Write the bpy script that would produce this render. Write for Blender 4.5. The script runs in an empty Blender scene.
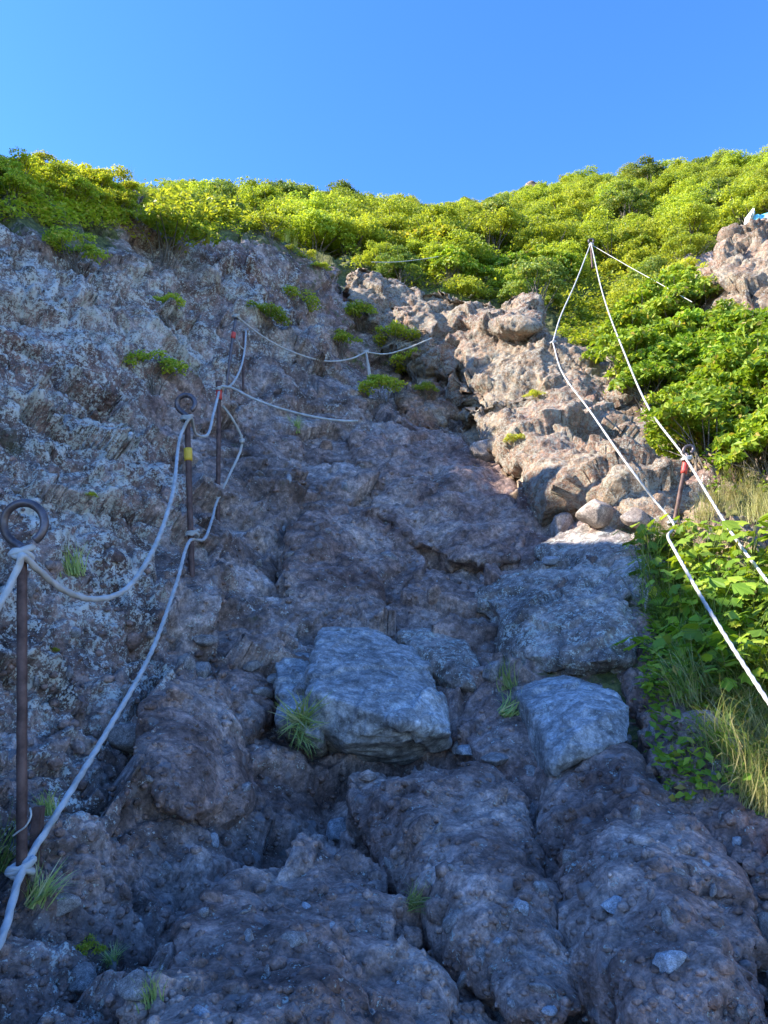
import bpy, bmesh, math, random
import numpy as np
from mathutils import Vector, Matrix
from mathutils.bvhtree import BVHTree
rng = np.random.default_rng(7); random.seed(7)
R = math.radians
scene = bpy.context.scene
COL = scene.collection
F = 769.0; PITCH = R(12.0); CAM = np.array([0.0, 0.0, 1.6])
cp, sp = math.cos(PITCH), math.sin(PITCH)

def ray(px, py):
    u = (px-384)/F; v = (512-py)/F
    return np.array([u, cp - v*sp, sp + v*cp])
def P(px, py, Y):
    d = ray(px, py); return CAM + d*(Y/d[1])
def proj(p):
    d = np.asarray(p) - CAM
    z = d[..., 1]*cp + d[..., 2]*sp
    v = -d[..., 1]*sp + d[..., 2]*cp
    return 384 + F*d[..., 0]/z, 512 - F*v/z, z

# ------------------------------------------------------------------ noise
def _h(ix, iy, iz, s=0):
    h = (ix.astype(np.int64)*374761393 + iy.astype(np.int64)*668265263 + iz.astype(np.int64)*2147483647 + s*974634777) & 0xFFFFFFFF
    h = ((h ^ (h >> 13)) * 1274126177) & 0xFFFFFFFF
    h = ((h ^ (h >> 16)) * 2246822519) & 0xFFFFFFFF
    return ((h ^ (h >> 15)) & 0xFFFFFF) / float(0xFFFFFF)
def vnoise(p, seed=0):
    i = np.floor(p).astype(np.int64); f = p - i
    f = f*f*f*(f*(f*6-15)+10)
    r = 0
    for dx in (0, 1):
        wx = f[:, 0] if dx else 1-f[:, 0]
        for dy in (0, 1):
            wy = f[:, 1] if dy else 1-f[:, 1]
            for dz in (0, 1):
                wz = f[:, 2] if dz else 1-f[:, 2]
                r = r + wx*wy*wz*_h(i[:, 0]+dx, i[:, 1]+dy, i[:, 2]+dz, seed)
    return r*2-1
ROT = np.array([[.36, .48, -.8], [-.8, .6, 0], [.48, .64, .6]])
def fbm(p, oct=4, seed=0, gain=.5, ridge=False):
    a = 1; s = 0; t = 0; q = p.copy()
    for k in range(oct):
        n = vnoise(q, seed+k)
        if ridge: n = 1-2*np.abs(n)
        s = s + a*n; t += a; a *= gain; q = (q @ ROT)*2.03 + 7.1
    return s/t
def worley(p, seed=0):
    i = np.floor(p).astype(np.int64)
    f1 = np.full(len(p), 9.); f2 = np.full(len(p), 9.); idv = np.zeros(len(p))
    for dx in (-1, 0, 1):
        for dy in (-1, 0, 1):
            for dz in (-1, 0, 1):
                c = (i[:, 0]+dx, i[:, 1]+dy, i[:, 2]+dz)
                q = np.stack([c[k] + _h(*c, seed+11+k) for k in range(3)], 1)
                d = np.sqrt(((q-p)**2).sum(1)); hid = _h(*c, seed+19)
                m = d < f1
                f2 = np.where(m, f1, np.minimum(f2, d)); idv = np.where(m, hid, idv); f1 = np.where(m, d, f1)
    return f1, f2, idv

def facet(p, seed=0):
    """angular blocks: every cell of a jittered grid is a plane with its own tilt and height"""
    i = np.floor(p).astype(np.int64); f1 = np.full(len(p), 9.); out = np.zeros(len(p)); f2 = np.full(len(p), 9.)
    for dx in (-1, 0, 1):
        for dy in (-1, 0, 1):
            for dz in (-1, 0, 1):
                c = (i[:, 0]+dx, i[:, 1]+dy, i[:, 2]+dz)
                q = np.stack([c[k] + _h(*c, seed+11+k) for k in range(3)], 1)
                v = p-q; d = np.sqrt((v**2).sum(1)); m = d < f1
                val = sum(v[:, k]*(_h(*c, seed+31+k)*2-1) for k in range(3)) + (_h(*c, seed+41)-.5)*.55
                f2 = np.where(m, f1, np.minimum(f2, d)); out = np.where(m, val, out); f1 = np.where(m, d, f1)
    return out - np.clip(.10-(f2-f1), 0, .10)*.55
# ------------------------------------------------------------------ terrain base surface
cols = [-150, 0, 100, 200, 300, 400, 500, 600, 700, 768, 900]
rows = {
 1100: [1.2, 1.45, 1.6, 1.7, 1.8, 1.85, 1.85, 1.8, 1.75, 1.7, 1.6],
 1024: [1.35, 1.65, 1.85, 2.0, 2.15, 2.2, 2.2, 2.1, 2.0, 1.95, 1.8],
 900:  [1.6, 2.0, 2.3, 2.6, 2.85, 2.85, 2.8, 2.65, 2.5, 2.45, 2.2],
 800:  [1.9, 2.35, 2.75, 3.1, 3.5, 3.5, 3.4, 3.2, 3.05, 2.95, 2.7],
 700:  [2.2, 2.8, 3.3, 3.8, 4.3, 4.4, 4.2, 3.95, 3.7, 3.5, 3.2],
 600:  [2.5, 3.2, 3.9, 4.6, 5.2, 5.5, 5.4, 5.0, 4.55, 4.2, 3.8],
 500:  [2.9, 3.75, 4.5, 5.6, 6.5, 7.1, 7.2, 6.7, 5.8, 5.1, 4.5],
 400:  [3.4, 4.4, 5.3, 6.7, 8.0, 9.8, 9.7, 8.8, 7.6, 6.9, 6],
 330:  [3.8, 4.9, 6.0, 7.4, 8.1, 11.3, 11.5, 13.0, 9.8, 8.6, 7.4],
 270:  [4.1, 5.4, 6.7, 8.1, 8.6, 14.5, 14.6, 16.5, 13.5, 10.4, 9.3],
 235:  [4.3, 5.7, 7.1, 8.5, 16.5, 20, 22, 20, 16.5, 13.0, 12.0],
}
ctrl = []
for py, ys in rows.items():
    for px, Y in zip(cols, ys): ctrl.append(P(px, py, Y))
for px, py, Y in [(0, 180, 6.7), (60, 180, 7.3), (130, 200, 7.9), (0, 205, 6.1), (-150, 190, 5.6), (240, 215, 8.8),
                  (340, 285, 9.7), (290, 250, 8.8), (200, 236, 11.0), (240, 246, 11.5), (200, 222, 19), (260, 216, 21), (340, 222, 24), (400, 226, 27),
                  (460, 224, 30), (540, 206, 31), (640, 190, 28), (700, 185, 26), (768, 180, 24), (850, 175, 23),
                  (150, 232, 11.5), (60, 200, 10)]:
    ctrl.append(P(px, py, Y))
ctrl += [np.array(p, float) for p in [
    (0, 0, 0), (-1.2, 0, .55), (1.2, 0, .15), (0, 1, .35), (-3, 0, 1.6), (3, 0, 0), (-6, 0, 3.2), (7, 0, 0.5), (-2.6, 1.5, 2.4),
    (-4.2, 3, 5.9), (-3.4, 1.5, 4.2), (-5, 4.6, 7.75), (-4.5, 5.9, 8.25), (-6.3, 7.6, 7.2), (-4.7, 7.1, 6.9), (-4.7, 3.2, 6.65), (-9, 5, 8.4), (-7, 10, 7.9), (-10, 15, 12), (-16, 22, 16), (-22, 10, 10), (-30, 30, 17),  # unseen ridge on the left, raised to throw shade over the foreground
    (0, 45, 20), (-20, 45, 19), (20, 45, 21), (35, 30, 20), (25, 12, 12), (10, 5, 5.5), (16, 3, 6), (40, 10, 14),
    (0, 75, 18), (-45, 70, 14), (45, 70, 16)]]
ctrl = np.array(ctrl)
def UW(x, y):
    yy = np.maximum(y, -.9) + 1.5
    return np.stack([np.arctan(x/yy), np.log(yy)*.8], -1)
CU = UW(ctrl[:, 0], ctrl[:, 1]); q = (ctrl[:, 2]-1.6)/(ctrl[:, 1]+1.5)
N = len(ctrl)
D = np.sqrt(((CU[:, None]-CU[None])**2).sum(-1))
A = np.zeros((N+3, N+3)); A[:N, :N] = -D + np.eye(N)*.012
A[:N, N] = 1; A[:N, N+1:] = CU; A[N, :N] = 1; A[N+1:, :N] = CU.T
W = np.linalg.solve(A, np.concatenate([q, [0, 0, 0]]))
def base_h(x, y):
    x = np.asarray(x, float); y = np.asarray(y, float); sh = x.shape
    x = x.ravel(); y = y.ravel(); out = np.zeros(len(x))
    for s in range(0, len(x), 40000):
        e = s+40000; c = UW(x[s:e], y[s:e])
        d = np.sqrt(((c[:, None]-CU[None])**2).sum(-1))
        out[s:e] = -d @ W[:N] + W[N] + c @ W[N+1:]
    yy = np.maximum(y, -.9)
    return (1.6 + out*(yy+1.5) + np.minimum(y+.9, 0)*.6).reshape(sh)

# attribute anchors: px,py -> lichen, vegetation soil, red tint, roughness of relief
ANCH = [(60,195,.2,.9,0),(50,300,.85,0,.24),(30,430,.8,0,.28),(120,450,.8,0,.26),(180,330,.8,0,.2),(250,290,.7,0,.3),(290,340,.55,0,.1),(320,390,.35,0,.1),
 (30,620,.75,0,.1),(100,570,.8,0,.2),(100,680,.65,0,.1),(60,780,.6,0,.05),(60,950,.5,0,.1),(150,800,.35,0,.1),(120,900,.3,0,0),
 (350,480,.12,0,.15),(420,520,.2,0,.3),(300,560,.1,0,0),(400,600,.12,0,.1),(250,640,.25,0,0),(200,600,.35,0,0),(260,480,.25,0,.1),
 (250,900,.06,0,.1),(450,850,.12,0,.4),(300,760,.18,0,.2),(600,900,.2,0,.2),(520,800,.15,0,.3),(500,480,.15,0,.5),(560,540,.2,0,.2),
 (440,400,.4,.1,.4),(390,370,.4,.5,.2),(640,470,.4,.15,.5),(600,440,.5,0,.5),(700,540,.45,.1,.3),(680,520,.5,.1,.3),
 (720,400,.1,1,.1),(660,370,.1,1,0),(740,500,.2,.9,.1),(740,600,.1,1,0),(680,620,.1,1,0),(730,740,.1,1,0),(768,800,.1,.9,0),(720,860,.2,.1,.1),
 (60,185,.2,.9,0),(130,205,.6,.2,.2),(0,190,.2,.9,0),(590,330,0,1,0),(560,290,0,1,0),(700,300,.3,.7,.1),(745,260,.5,.3,.2),
 (400,240,0,1,0),(300,230,0,1,0),(200,215,.1,.9,0),(500,260,0,1,0),(650,220,0,1,0),(740,200,0,1,0),(540,220,0,1,0)]
def ground_base(px, py):
    d = ray(px, py); Y = 1.0
    prev = Y
    while Y < 60:
        p = CAM + d*(Y/d[1])
        if p[2] < base_h(np.array([p[0]]), np.array([p[1]]))[0]:
            a, b = prev, Y
            for _ in range(14):
                m = (a+b)/2; p = CAM + d*(m/d[1])
                if p[2] < base_h(np.array([p[0]]), np.array([p[1]]))[0]: b = m
                else: a = m
            return CAM + d*(b/d[1])
        prev = Y; Y *= 1.03
    return CAM + d*(25/d[1])
AP = np.array([ground_base(a[0], a[1]) for a in ANCH]); AV = np.array([a[2:] for a in ANCH])
def attrs(p):
    out = np.zeros((len(p), 3))
    for s in range(0, len(p), 60000):
        b = p[s:s+60000]
        d2 = ((b[:, None]-AP[None])**2).sum(-1)/(0.02+.006*AP[:, 1][None]**2)
        w = 1/(d2+.15)**2.2
        out[s:s+60000] = (w @ AV)/w.sum(1, keepdims=True)
    return out

PIT_SHADE = [None]
def rock_disp(p, scale=1.0, soft=None, jag=None):
    """outward relief in metres for points p (n,3) : lumps, ledges, embedded clasts, grit"""
    if soft is None: soft = np.zeros(len(p))
    wv = np.stack([fbm(p*1.3, 2, 31), fbm(p*1.3, 2, 41), fbm(p*1.3, 2, 51)], 1)*.22
    q_ = p + wv
    d = fbm(q_*1.1, 3, 1)*.16
    f1, f2, c = worley(q_*np.array([1.5, 1.5, 1.9]), 3)              # big blocks with creases
    d = d + (np.minimum(f2-f1, .30)-.15)*.16 + facet(q_*np.array([1.5, 1.5, 1.9])+5, 3)*.20
    f1, f2, c = worley(q_*4.1+3, 5)
    d = d + ((np.minimum(f2-f1, .22)-.1)*.06 + facet(q_*4.3, 8)*.085)*(1-.5*soft)
    d = d + fbm(q_*5.0, 4, 9, .55)*.042*(1-.5*soft)
    # embedded rounded stones, three sizes
    for k, (fr, amp, keep) in enumerate([(5.5, .055, .32), (11., .032, .42), (23., .017, .6)]):
        f1, f2, c = worley(p*fr+k*9.3, 21+k)
        r = .25+.28*((c*7.13) % 1)
        m = np.sqrt(np.clip(1-(f1/r)**2, 0, 1))*(c < keep)
        d = d + amp*m*(.5+c)*(1-.55*soft)
    d = d + fbm(p*34, 3, 15, .6)*.009
    jg = fbm(q_*np.array([2.6, 2.6, 3.4]), 5, 61, .62, True)*.062 + fbm(p*15, 3, 71, .6, True)*.016
    d = d + jg*(.15+.85*(jag if jag is not None else 0))
    PIT_SHADE[0] = fbm(p*15, 3, 71, .6, True)*.55 + fbm(q_*np.array([2.6, 2.6, 3.4]), 5, 61, .62, True)*.5 + fbm(q_*5.0, 4, 9, .55)*.4
    return d*scale

# ------------------------------------------------------------------ mesh helpers
def link(name, me, mat=None, parent=None):
    o = bpy.data.objects.new(name, me); COL.objects.link(o)
    if mat is not None and me is not None and not me.materials: me.materials.append(mat)
    if parent is not None: o.parent = parent
    return o
def tag(o, label=None, cat=None, group=None, kind=None):
    if label: o['label'] = label
    if cat: o['category'] = cat
    if group: o['group'] = group
    if kind: o['kind'] = kind
    return o
def empty(name, loc):
    o = bpy.data.objects.new(name, None); COL.objects.link(o); o.location = Vector(loc); o.empty_display_size = .1
    return o
def np_mesh(name, verts, faces, smooth=True, fattr=None):
    verts = np.asarray(verts, np.float32); faces = np.asarray(faces, np.int32)
    me = bpy.data.meshes.new(name); k = faces.shape[1]
    me.vertices.add(len(verts)); me.vertices.foreach_set('co', verts.ravel())
    me.loops.add(faces.size); me.loops.foreach_set('vertex_index', faces.ravel())
    me.polygons.add(len(faces)); me.polygons.foreach_set('loop_start', np.arange(0, faces.size, k, dtype=np.int32))
    me.polygons.foreach_set('use_smooth', np.full(len(faces), smooth))
    if fattr:
        for n, v in fattr.items():
            a = me.attributes.new(n, 'FLOAT', 'POINT'); a.data.foreach_set('value', np.asarray(v, np.float32))
    me.update(calc_edges=True); me.validate()
    return me
def vnormals(me):
    n = np.zeros(len(me.vertices)*3, np.float32); me.vertices.foreach_get('normal', n); return n.reshape(-1, 3).astype(float)
def vcos(me):
    n = np.zeros(len(me.vertices)*3, np.float32); me.vertices.foreach_get('co', n); return n.reshape(-1, 3).astype(float)

# ------------------------------------------------------------------ materials
def nt(name):
    m = bpy.data.materials.new(name); m.use_nodes = True; t = m.node_tree; t.nodes.clear()
    out = t.nodes.new('ShaderNodeOutputMaterial'); return m, t, out
def N_(t, typ, **kw):
    n = t.nodes.new(typ)
    for k, v in kw.items():
        if k.startswith('i_'):
            n.inputs[k[2:].replace('_', ' ')].default_value = v
        else: setattr(n, k, v)
    return n
def ramp(t, src, stops, interp='LINEAR'):
    r = t.nodes.new('ShaderNodeValToRGB'); r.color_ramp.interpolation = interp
    while len(r.color_ramp.elements) < len(stops): r.color_ramp.elements.new(.5)
    for e, (p, c) in zip(r.color_ramp.elements, stops):
        e.position = p; e.color = (*c, 1) if len(c) == 3 else c
    t.links.new(src, r.inputs[0]); return r.outputs[0]
def mix(t, fac, a, b, typ='MIX'):
    m = t.nodes.new('ShaderNodeMix'); m.data_type = 'RGBA'; m.blend_type = typ
    for sock, v in ((m.inputs[0], fac), (m.inputs[6], a), (m.inputs[7], b)):
        if isinstance(v, (int, float)): sock.default_value = v
        elif isinstance(v, tuple): sock.default_value = (*v, 1)
        else: t.links.new(v, sock)
    return m.outputs[2]
def mth(t, op, a, b=0.0, clamp=False):
    m = t.nodes.new('ShaderNodeMath'); m.operation = op; m.use_clamp = clamp
    for s, v in ((m.inputs[0], a), (m.inputs[1], b)):
        if isinstance(v, (int, float)): s.default_value = v
        else: t.links.new(v, s)
    return m.outputs[0]
def g(v): return (v, v, v)
def noise(t, vec, scale, detail=4, rough=.6):
    n = N_(t, 'ShaderNodeTexNoise'); n.inputs['Scale'].default_value = scale; n.inputs['Detail'].default_value = detail
    n.inputs['Roughness'].default_value = rough; t.links.new(vec, n.inputs['Vector']); return n.outputs['Fac']

def rock_material(name, dark, mid, lightc, red=(.17, .075, .055), world=True, lich=None, lichc=(.50, .52, .46), bump=1.0, smoothness=.85, clasts=True):
    m, t, out = nt(name)
    if world:
        vec = N_(t, 'ShaderNodeNewGeometry').outputs['Position']
    else:
        tc = N_(t, 'ShaderNodeTexCoord'); oi = N_(t, 'ShaderNodeObjectInfo')
        va = N_(t, 'ShaderNodeVectorMath', operation='MULTIPLY_ADD'); t.links.new(oi.outputs['Random'], va.inputs[0])
        va.inputs[1].default_value = (37, 53, 71); t.links.new(tc.outputs['Object'], va.inputs[2]); vec = va.outputs[0]
    def attr(n):
        a = N_(t, 'ShaderNodeAttribute', attribute_name=n); return a.outputs['Fac']
    n1 = noise(t, vec, 2.1, 5, .62)
    col = ramp(t, n1, [(.34, dark), (.50, mid), (.68, lightc)])
    n2 = noise(t, vec, 1.1, 4, .6)
    redf = attr('red') if lich is None else g(0)
    rmask = ramp(t, n2, [(.42, g(0)), (.62, g(1))])
    if lich is None:
        rr = mth(t, 'MULTIPLY', rmask, mth(t, 'MULTIPLY', attr('red'), 1.7), True)
        col = mix(t, rr, col, red)
    if lich is None:
        tn = ramp(t, attr('red'), [(.30, g(0)), (.42, g(1))])
        col = mix(t, mth(t, 'MULTIPLY', tn, 1.0 if name == 'volcanic_ground' else 0.0), col, ramp(t, n1, [(.34, (.12, .076, .045)), (.5, (.25, .172, .108)), (.68, (.37, .28, .19))]))
    # coarse-grained mineral mottling
    n3 = noise(t, vec, 22, 4, .7)
    col = mix(t, .75, col, ramp(t, n3, [(.30, g(.28)), (.47, g(.85)), (.70, g(2.1))]), 'MULTIPLY')
    n4 = noise(t, vec, 90, 2, .7)
    col = mix(t, .6, col, ramp(t, n4, [(.32, g(.55)), (.68, g(1.5))]), 'MULTIPLY')
    n5 = noise(t, vec, 7.5, 5, .65)
    col = mix(t, .8, col, ramp(t, n5, [(.33, g(.55)), (.5, g(1.0)), (.66, g(1.45))]), 'MULTIPLY')
    # pale clast colours
    v1 = N_(t, 'ShaderNodeTexVoronoi'); v1.inputs['Scale'].default_value = 13; t.links.new(vec, v1.inputs['Vector'])
    clast = mth(t, 'MULTIPLY', ramp(t, v1.outputs['Distance'], [(.26, g(1)), (.34, g(0))]), ramp(t, v1.outputs['Color'], [(.62, g(0)), (.66, g(1))]))
    col = mix(t, mth(t, 'MULTIPLY', clast, .45 if clasts else 0.0), col, (.25, .235, .23))
    # lichen : blotches and crumbs; on the slope it also carries painted crevice shade
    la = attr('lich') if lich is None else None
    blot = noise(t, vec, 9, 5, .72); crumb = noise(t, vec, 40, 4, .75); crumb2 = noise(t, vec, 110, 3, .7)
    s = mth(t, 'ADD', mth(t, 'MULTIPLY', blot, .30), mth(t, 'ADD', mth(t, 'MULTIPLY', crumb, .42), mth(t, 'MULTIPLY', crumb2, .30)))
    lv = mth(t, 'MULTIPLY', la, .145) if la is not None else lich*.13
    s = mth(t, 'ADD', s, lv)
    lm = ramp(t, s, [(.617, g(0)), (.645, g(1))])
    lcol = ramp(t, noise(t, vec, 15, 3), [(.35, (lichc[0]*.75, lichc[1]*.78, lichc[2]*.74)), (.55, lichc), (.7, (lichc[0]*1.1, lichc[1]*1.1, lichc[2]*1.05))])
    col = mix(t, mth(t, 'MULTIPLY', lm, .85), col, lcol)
    # orange lichen, sparse
    ol = ramp(t, noise(t, vec, 6.3, 5, .75), [(.70, g(0)), (.75, g(1))])
    col = mix(t, mth(t, 'MULTIPLY', ol, .35), col, (.28, .17, .06))
    if lich is None:
        # soil, moss and litter where plants grow
        vg = attr('veg'); ms = mth(t, 'ADD', mth(t, 'MULTIPLY', noise(t, vec, 7, 5, .7), 1.0), mth(t, 'MULTIPLY', vg, .62))
        vm = ramp(t, ms, [(.84, g(0)), (.96, g(1))])
        soil = ramp(t, noise(t, vec, 19, 5, .7), [(.32, (.035, .032, .014)), (.5, (.09, .10, .028)), (.66, (.20, .185, .06))])
        col = mix(t, vm, col, soil)
        moss = ramp(t, mth(t, 'ADD', noise(t, vec, 3.2, 5, .7), mth(t, 'MULTIPLY', la, .05)), [(.66, g(0)), (.74, g(1))])
        col = mix(t, mth(t, 'MULTIPLY', moss, .45), col, (.075, .085, .03))
    b = N_(t, 'ShaderNodeBsdfPrincipled'); t.links.new(col, b.inputs['Base Color'])
    b.inputs['Roughness'].default_value = smoothness; b.inputs['Specular IOR Level'].default_value = .35
    hh = mth(t, 'ADD', mth(t, 'MULTIPLY', n3, .5), mth(t, 'ADD', mth(t, 'MULTIPLY', n4, .16), mth(t, 'MULTIPLY', crumb, .34)))
    hh = mth(t, 'ADD', hh, mth(t, 'MULTIPLY', lm, .05))
    bp = N_(t, 'ShaderNodeBump'); bp.inputs['Strength'].default_value = .9*bump; bp.inputs['Distance'].default_value = .028
    t.links.new(hh, bp.inputs['Height']); t.links.new(bp.outputs[0], b.inputs['Normal'])
    t.links.new(b.outputs[0], out.inputs[0])
    return m
M = {}
M['terrain'] = rock_material('volcanic_ground', (.085, .056, .044), (.225, .160, .130), (.42, .33, .278), lichc=(.66, .63, .55))
M['mass'] = rock_material('brown_lava', (.115, .068, .052), (.25, .165, .13), (.385, .285, .23), lich=.26, bump=1.0)
M['boulder'] = rock_material('grey_boulder', (.17, .163, .155), (.255, .245, .232), (.36, .35, .335), world=True, lich=.40, bump=.22, clasts=False, lichc=(.52, .53, .48))
M['boulder_dark'] = rock_material('mottled_boulder', (.115, .090, .074), (.22, .182, .155), (.36, .315, .275), world=True, lich=.62, bump=.5, clasts=False)
M['outcrop'] = rock_material('tan_outcrop', (.12, .076, .045), (.25, .172, .108), (.37, .28, .19), red=(.24, .10, .07), bump=1.3, lichc=(.38, .35, .28))
M['cobble'] = rock_material('cobble_stone', (.13, .11, .095), (.23, .20, .18), (.36, .325, .30), world=False, lich=.30, bump=.4)
M['cobble_tan'] = rock_material('tan_cobble', (.20, .15, .12), (.29, .23, .185), (.38, .32, .27), world=False, lich=.35, bump=.5)
M['cobble_pale'] = rock_material('pale_cobble', (.20, .20, .205), (.30, .30, .305), (.40, .40, .40), world=False, lich=.2, bump=.3)

def leaf_material(name, stops, trans=.35, rough=.5):
    m, t, out = nt(name)
    ge = N_(t, 'ShaderNodeNewGeometry'); oi = N_(t, 'ShaderNodeObjectInfo')
    c = ramp(t, ge.outputs['Random Per Island'], stops)
    hs = N_(t, 'ShaderNodeHueSaturation'); t.links.new(c, hs.inputs['Color'])
    t.links.new(mth(t, 'ADD', mth(t, 'MULTIPLY', oi.outputs['Random'], .024), .494), hs.inputs['Hue'])
    t.links.new(mth(t, 'ADD', mth(t, 'MULTIPLY', mth(t, 'FRACT', mth(t, 'MULTIPLY', oi.outputs['Random'], 17.3)), .5), .75), hs.inputs['Value'])
    b = N_(t, 'ShaderNodeBsdfPrincipled'); b.inputs['Roughness'].default_value = rough; b.inputs['Specular IOR Level'].default_value = .3
    t.links.new(hs.outputs[0], b.inputs['Base Color'])
    tr = N_(t, 'ShaderNodeBsdfTranslucent'); t.links.new(mix(t, 1.0, hs.outputs[0], (1.25, 1.2, .5), 'MULTIPLY'), tr.inputs['Color'])
    mx = N_(t, 'ShaderNodeMixShader'); mx.inputs[0].default_value = trans
    t.links.new(b.outputs[0], mx.inputs[1]); t.links.new(tr.outputs[0], mx.inputs[2]); t.links.new(mx.outputs[0], out.inputs[0])
    return m
M['leaf_hill'] = leaf_material('alder_leaves', [(0, (.20, .265, .036)), (.4, (.37, .425, .052)), (.75, (.50, .525, .07)), (.94, (.42, .46, .05)), (1, (.50, .42, .06))], trans=.48)
M['leaf_crest'] = leaf_material('crest_leaves', [(0, (.24, .31, .03)), (.4, (.42, .48, .04)), (.8, (.56, .56, .06)), (1, (.60, .48, .10))], trans=.5)
M['leaf_broad'] = leaf_material('broad_leaves', [(0, (.15, .24, .02)), (.5, (.29, .40, .035)), (.85, (.42, .49, .055)), (.95, (.46, .44, .08)), (1, (.45, .30, .09))], trans=.4)
M['leaf_fern'] = leaf_material('fresh_herb', [(0, (.10, .20, .02)), (.5, (.16, .29, .025)), (1, (.30, .38, .04))])
M['grass'] = leaf_material('green_grass', [(0, (.12, .19, .03)), (.5, (.19, .27, .05)), (.8, (.30, .33, .09)), (1, (.42, .37, .17))], trans=.3)
M['palegrass'] = leaf_material('pale_green_grass', [(0, (.26, .36, .10)), (.5, (.38, .46, .14)), (.8, (.52, .52, .22)), (1, (.60, .52, .30))], trans=.3)
M['drygrass'] = leaf_material('straw_grass', [(0, (.19, .21, .05)), (.4, (.34, .30, .11)), (1, (.50, .40, .19))], trans=.25)
def simple(name, c1, c2, scale, rough=.7, metal=0, bump=.3, dist=.002, spec=.4):
    m, t, out = nt(name); tc = N_(t, 'ShaderNodeTexCoord')
    n = noise(t, tc.outputs['Object'], scale, 5, .65)
    b = N_(t, 'ShaderNodeBsdfPrincipled'); t.links.new(ramp(t, n, [(.35, c1), (.65, c2)]), b.inputs['Base Color'])
    b.inputs['Roughness'].default_value = rough; b.inputs['Metallic'].default_value = metal; b.inputs['Specular IOR Level'].default_value = spec
    bp = N_(t, 'ShaderNodeBump'); bp.inputs['Strength'].default_value = bump; bp.inputs['Distance'].default_value = dist
    t.links.new(noise(t, tc.outputs['Object'], scale*4, 4), bp.inputs['Height']); t.links.new(bp.outputs[0], b.inputs['Normal'])
    t.links.new(b.outputs[0], out.inputs[0]); return m
M['rope'] = simple('white_rope', (.36, .35, .315), (.54, .53, .50), 9, .85, spec=.15)
M['rope_old'] = simple('weathered_rope', (.42, .41, .36), (.58, .56, .50), 14, .85, spec=.2)
M['rust'] = simple('rusty_steel', (.065, .034, .027), (.17, .10, .08), 18, .62, .25, .5)
M['steel'] = simple('galvanised_steel', (.085, .065, .062), (.17, .145, .15), 22, .45, .6, .3)
M['tape_red'] = simple('red_tape', (.55, .05, .04), (.65, .09, .06), 30, .5)
M['tape_yellow'] = simple('yellow_tape', (.70, .42, .03), (.78, .50, .05), 30, .5)
M['bark'] = simple('grey_bark', (.09, .075, .06), (.20, .17, .14), 20, .9)
M['deadwood'] = simple('bleached_wood', (.42, .38, .33), (.58, .54, .48), 20, .9)
M['tarp_blue'] = simple('light_blue_cloth', (.12, .50, .66), (.22, .62, .74), 12, .6)
M['tarp_white'] = simple('white_cloth', (.72, .76, .68), (.8, .82, .76), 12, .6)
M['seed'] = simple('grass_seed', (.40, .33, .28), (.55, .47, .38), 60, .9)

# ------------------------------------------------------------------ terrain mesh
def terrain_mesh():
    NU = 840
    s = np.linspace(-1, 1, NU); a = 0.62*s + .95*s**5                      # dense in the middle
    w = np.concatenate([np.linspace(math.log(.6), math.log(2.1), 60, endpoint=False), np.linspace(math.log(2.1), math.log(15), 960, endpoint=False), np.linspace(math.log(15), math.log(62), 140)]); NW = len(w)
    y = np.exp(w)-1.0
    Ag, Yg = np.meshgrid(a, y); Xg = Ag*(Yg+1.0)
    Z = base_h(Xg, Yg)
    Pn = np.stack([Xg, Yg, Z], -1)
    du = np.gradient(Pn, axis=1); dv = np.gradient(Pn, axis=0)
    nrm = np.cross(du, dv); nrm /= np.linalg.norm(nrm, axis=-1, keepdims=True)
    p = Pn.reshape(-1, 3); nn = nrm.reshape(-1, 3)
    at = attrs(p)
    soft = np.clip(.9-at[:, 0]*1.2, 0, .8)
    uu, vv, zz = proj(p); near = (zz > .3) & (uu > -260) & (uu < 1250) & (vv > 60) & (vv < 1350) & (p[:, 1] < 24)
    d = fbm(p*1.1, 3, 1)*.16 + facet(p*np.array([1.5, 1.5, 1.9])+5, 3)*.15
    d[near] = rock_disp(p[near], 1.0, soft[near], np.clip(at[near, 0]*1.25, 0, 1)); lich = at[:, 0].copy(); lich[near] += (PIT_SHADE[0]-PIT_SHADE[0].mean())*.55  # pale lichen thinned in pits: crevice shade put into the colour
    far = np.clip(p[:, 1]/9, 1, 2.0)
    d = d*far*(1-.45*at[:, 1]) - .38*np.exp(-((p-np.array([-.75, 9.1, 5.9]))**2).sum(1)/1.3**2)
    p = p + nn*d[:, None]
    idx = np.arange(NU*NW).reshape(NW, NU)
    f = np.stack([idx[:-1, :-1], idx[:-1, 1:], idx[1:, 1:], idx[1:, :-1]], -1).reshape(-1, 4)
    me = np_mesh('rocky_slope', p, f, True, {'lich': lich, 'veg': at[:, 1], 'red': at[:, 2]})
    sub = p.reshape(NW, NU, 3)[::4, ::4]; h_, w_ = sub.shape[:2]
    idx = np.arange(h_*w_).reshape(h_, w_)
    f = np.stack([idx[:-1, :-1], idx[:-1, 1:], idx[1:, 1:], idx[1:, :-1]], -1).reshape(-1, 4)
    bvh = BVHTree.FromPolygons([tuple(v) for v in sub.reshape(-1, 3)], [tuple(int(i) for i in q_) for q_ in f])
    return me, bvh
me, BVH = terrain_mesh()
tag(link('rocky_slope', me, M['terrain']), 'steep rough volcanic rock slope and lichen speckled left wall', kind='structure')

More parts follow.
